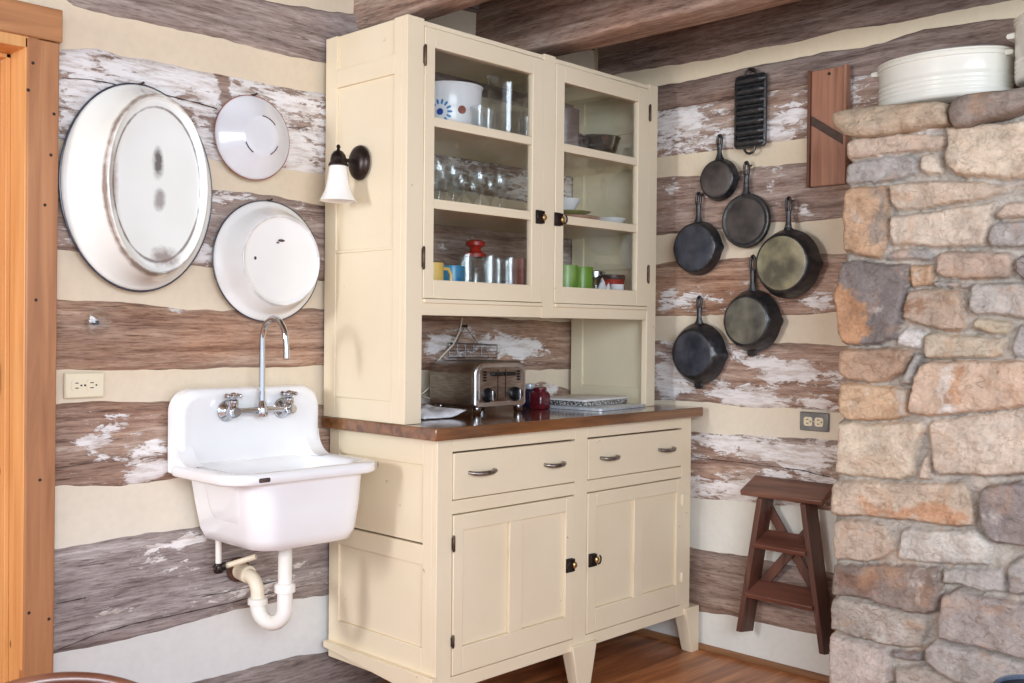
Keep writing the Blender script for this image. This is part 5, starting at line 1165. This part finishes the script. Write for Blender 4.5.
for px, y in spots:
    p = (at(px, y), y, Z1)
    if any((p[0]-a)**2+(p[1]-b)**2 < .00265 for a, b in used): continue
    if first: tg.location = p; first = False
    else: dup(tg, p)
    used.append(p[:2])
def finial(t):
    m = MB(); m.lathe([(.022, .152), (.036, .154), (.037, .165), (.022, .172), (.017, .18), (.022, .187), (.033, .193), (.034, .204), (.02, .212), (.0, .213)], None, 26); m.build('stopper', M['redglaze'], t)
vessel('glass_jar', 'clear jar with a red stopper among the tumblers', 'jar', [(.036, 0), (.038, .004), (.038, .11), (.03, .14), (.026, .155)], 'glass2', (at(480, -.19), -.17, Z1), extra=finial)
vessel('ceramic_cup', 'tall red-brown cup at the right end of the bottom shelf, left door', 'cup', [(.035, 0), (.04, .006), (.042, .05), (.044, .15)], 'redbrown', (at(523, -.27), -.27, Z1))
# right door, top shelf
pot = vessel('enamel_pot', 'tall taupe pot at the left of the top shelf, right door', 'pot', [(.05, 0), (.056, .006), (.058, .06), (.058, .15), (.061, .155)], 'taupe', (at(562, -.25), -.25, Z3))
vessel('enamel_pot', 'second taupe pot, shorter, against the steel bowl on the top shelf', 'pot', [(.042, 0), (.047, .006), (.05, .06), (.05, .118), (.053, .122)], 'taupe', (at(572, -.14)-.02, -.095, Z3))
def lips(t):
    for s in (1, -1):
        m = MB(); m.loft([[(s*.088, -.025, .075), (s*.088, .025, .075), (s*.088, .025, .079), (s*.088, -.025, .079)], [(s*.122, -.014, .082), (s*.122, .014, .082), (s*.122, .014, .085), (s*.122, -.014, .085)]]); m.build('lip_handle', M['steel_plain'], t)
vessel('steel_bowl', 'shiny steel bowl with side lips on the top shelf behind the right door', 'bowl', [(.045, 0), (.055, .004), (.075, .035), (.088, .075), (.093, .08)], 'steel_plain', (at(594, -.25), -.255, Z3), extra=lips, n=40)
# right door, middle shelf
vessel('serving_dish', 'tan stoneware dish on the middle shelf behind the right door', 'dish', [(.06, 0), (.075, .004), (.092, .022), (.097, .034)], 'terra', (at(577, -.22), -.215, Z2), n=40, sx=1.0, sy=.85)
vessel('ceramic_plate', 'olive green plate lying on the tan stoneware dish', 'plate', [(.04, 0), (.05, .002), (.078, .012), (.08, .014)], 'olive', (at(570, -.22), -.215, Z2+.0345), n=40)
vessel('small_bowl', 'small white bowl at the right of the middle shelf', 'bowl', [(.026, 0), (.034, .004), (.052, .024), (.058, .032)], 'white', (at(611, -.29), -.29, Z2), n=36)
vessel('small_bowl', 'white bowl standing on the olive green plate', 'bowl', [(.022, 0), (.026, .004), (.042, .03), (.046, .045)], 'white', (at(565, -.2), -.21, Z2+.05), n=32)
# right door, bottom shelf
mug('ceramic_mug', 'green mug on the bottom shelf, close to the middle post of the hutch', 'green', 567, -.3, .138, .04, 2.6)
mug('ceramic_mug', 'right-hand green mug, next to the clear jar with a steel lid', 'green', 582.5, -.28, .138, .04, 1.2)
def steel_lid(t):
    m = MB(); m.lathe([(.037, .112), (.039, .114), (.039, .135), (.03, .14), (.01, .142), (.0, .142)], None, 26); m.build('lid', M['steel_plain'], t)
vessel('glass_jar', 'clear jar with a steel lid behind the green mugs', 'jar', [(.036, 0), (.038, .004), (.038, .1), (.034, .112)], 'glass2', (at(596, -.16), -.16, Z1), extra=steel_lid)
cn = thing('tin_can', 'red can with a black lid at the right end of the bottom shelf', 'can', (0, 0, 0))
m = MB(); m.lathe([(.043, 0), (.044, .002), (.044, .102), (.043, .104)], None, 32); m.build('can_body', M['redglaze'], cn)
m = MB(); m.lathe([(.045, .102), (.046, .104), (.046, .118), (.043, .12), (.0, .12)], None, 32); m.build('lid', M['black'], cn); cn.location = (1.115, -.255, Z1)
vessel('ceramic_cup', 'small white cup before the red can with the black lid', 'cup', [(.02, 0), (.023, .004), (.025, .075), (.026, .08)], 'white', (at(617.5, -.33), -.332, Z1))
m = MB(); vs = []; N_ = 20
for i in range(N_+1):
    for j in range(N_+1):
        u, v = i/N_*2-1, j/N_*2-1; e = max(0, 1-u*u)*max(0, 1-v*v); xx = at(600.5, -.31)
        vs.append((xx+.045*u, -.325+.026*v, Z1+.001+.115*e**.6*(.75+.5*nz(u*2, v*2, 4))+.008*e*nz(u*4, v*4, 2)))
m.add(vs, [(i*(N_+1)+j, (i+1)*(N_+1)+j, (i+1)*(N_+1)+j+1, i*(N_+1)+j+1) for i in range(N_) for j in range(N_)])
o = m.build('folded_napkin', M['cloth'], None, angle=90); so = o.modifiers.new('thick', 'SOLIDIFY'); so.thickness = .002; tag(o, 'rumpled white napkin between the green mugs and the white cup', 'napkin')
WORLD = 1.25; EXPO = 0.28
LIGHTS = [('window_and_fill_light', (-4.2, -.55, 1.75), (0, -.4, 1.2), .45, .75, 54, (.97, 1, 1.04)),
          ('window_and_fill_light', (-2.1, -4.2, 1.9), (.6, -.3, 1.1), 2.2, 1.5, 98, (.86, .965, 1.1))]  # soft fill added behind the camera for the cabinet fronts, no known window
# ------------------------------------------------------------------ light
w = bpy.data.worlds.new('room_light'); scn.world = w; w.use_nodes = True
bg = w.node_tree.nodes['Background']; bg.inputs[0].default_value = (.85, .955, 1.1, 1); bg.inputs[1].default_value = WORLD
def area(name, loc, target, size, sy, power, col=(1, 1, 1)):
    ld = bpy.data.lights.new(name, 'AREA'); ld.shape = 'RECTANGLE'; ld.size = size; ld.size_y = sy; ld.energy = power; ld.color = col
    o = bpy.data.objects.new(name, ld); COL.objects.link(o); o.location = loc
    o.rotation_euler = (Vector(target)-Vector(loc)).to_track_quat('-Z', 'Y').to_euler(); return o
for a in LIGHTS: area(*a)
vs_ = scn.view_settings
vs_.view_transform = 'Standard'; vs_.look = 'None'; vs_.exposure = EXPO; vs_.gamma = 1; vs_.use_curve_mapping = False
scn.cycles.max_bounces = 10; scn.cycles.transparent_max_bounces = 24; scn.cycles.glossy_bounces = 4; scn.cycles.diffuse_bounces = 4
scn.cycles.caustics_reflective = False; scn.cycles.caustics_refractive = False; scn.cycles.sample_clamp_indirect = 6; scn.cycles.use_denoising = True
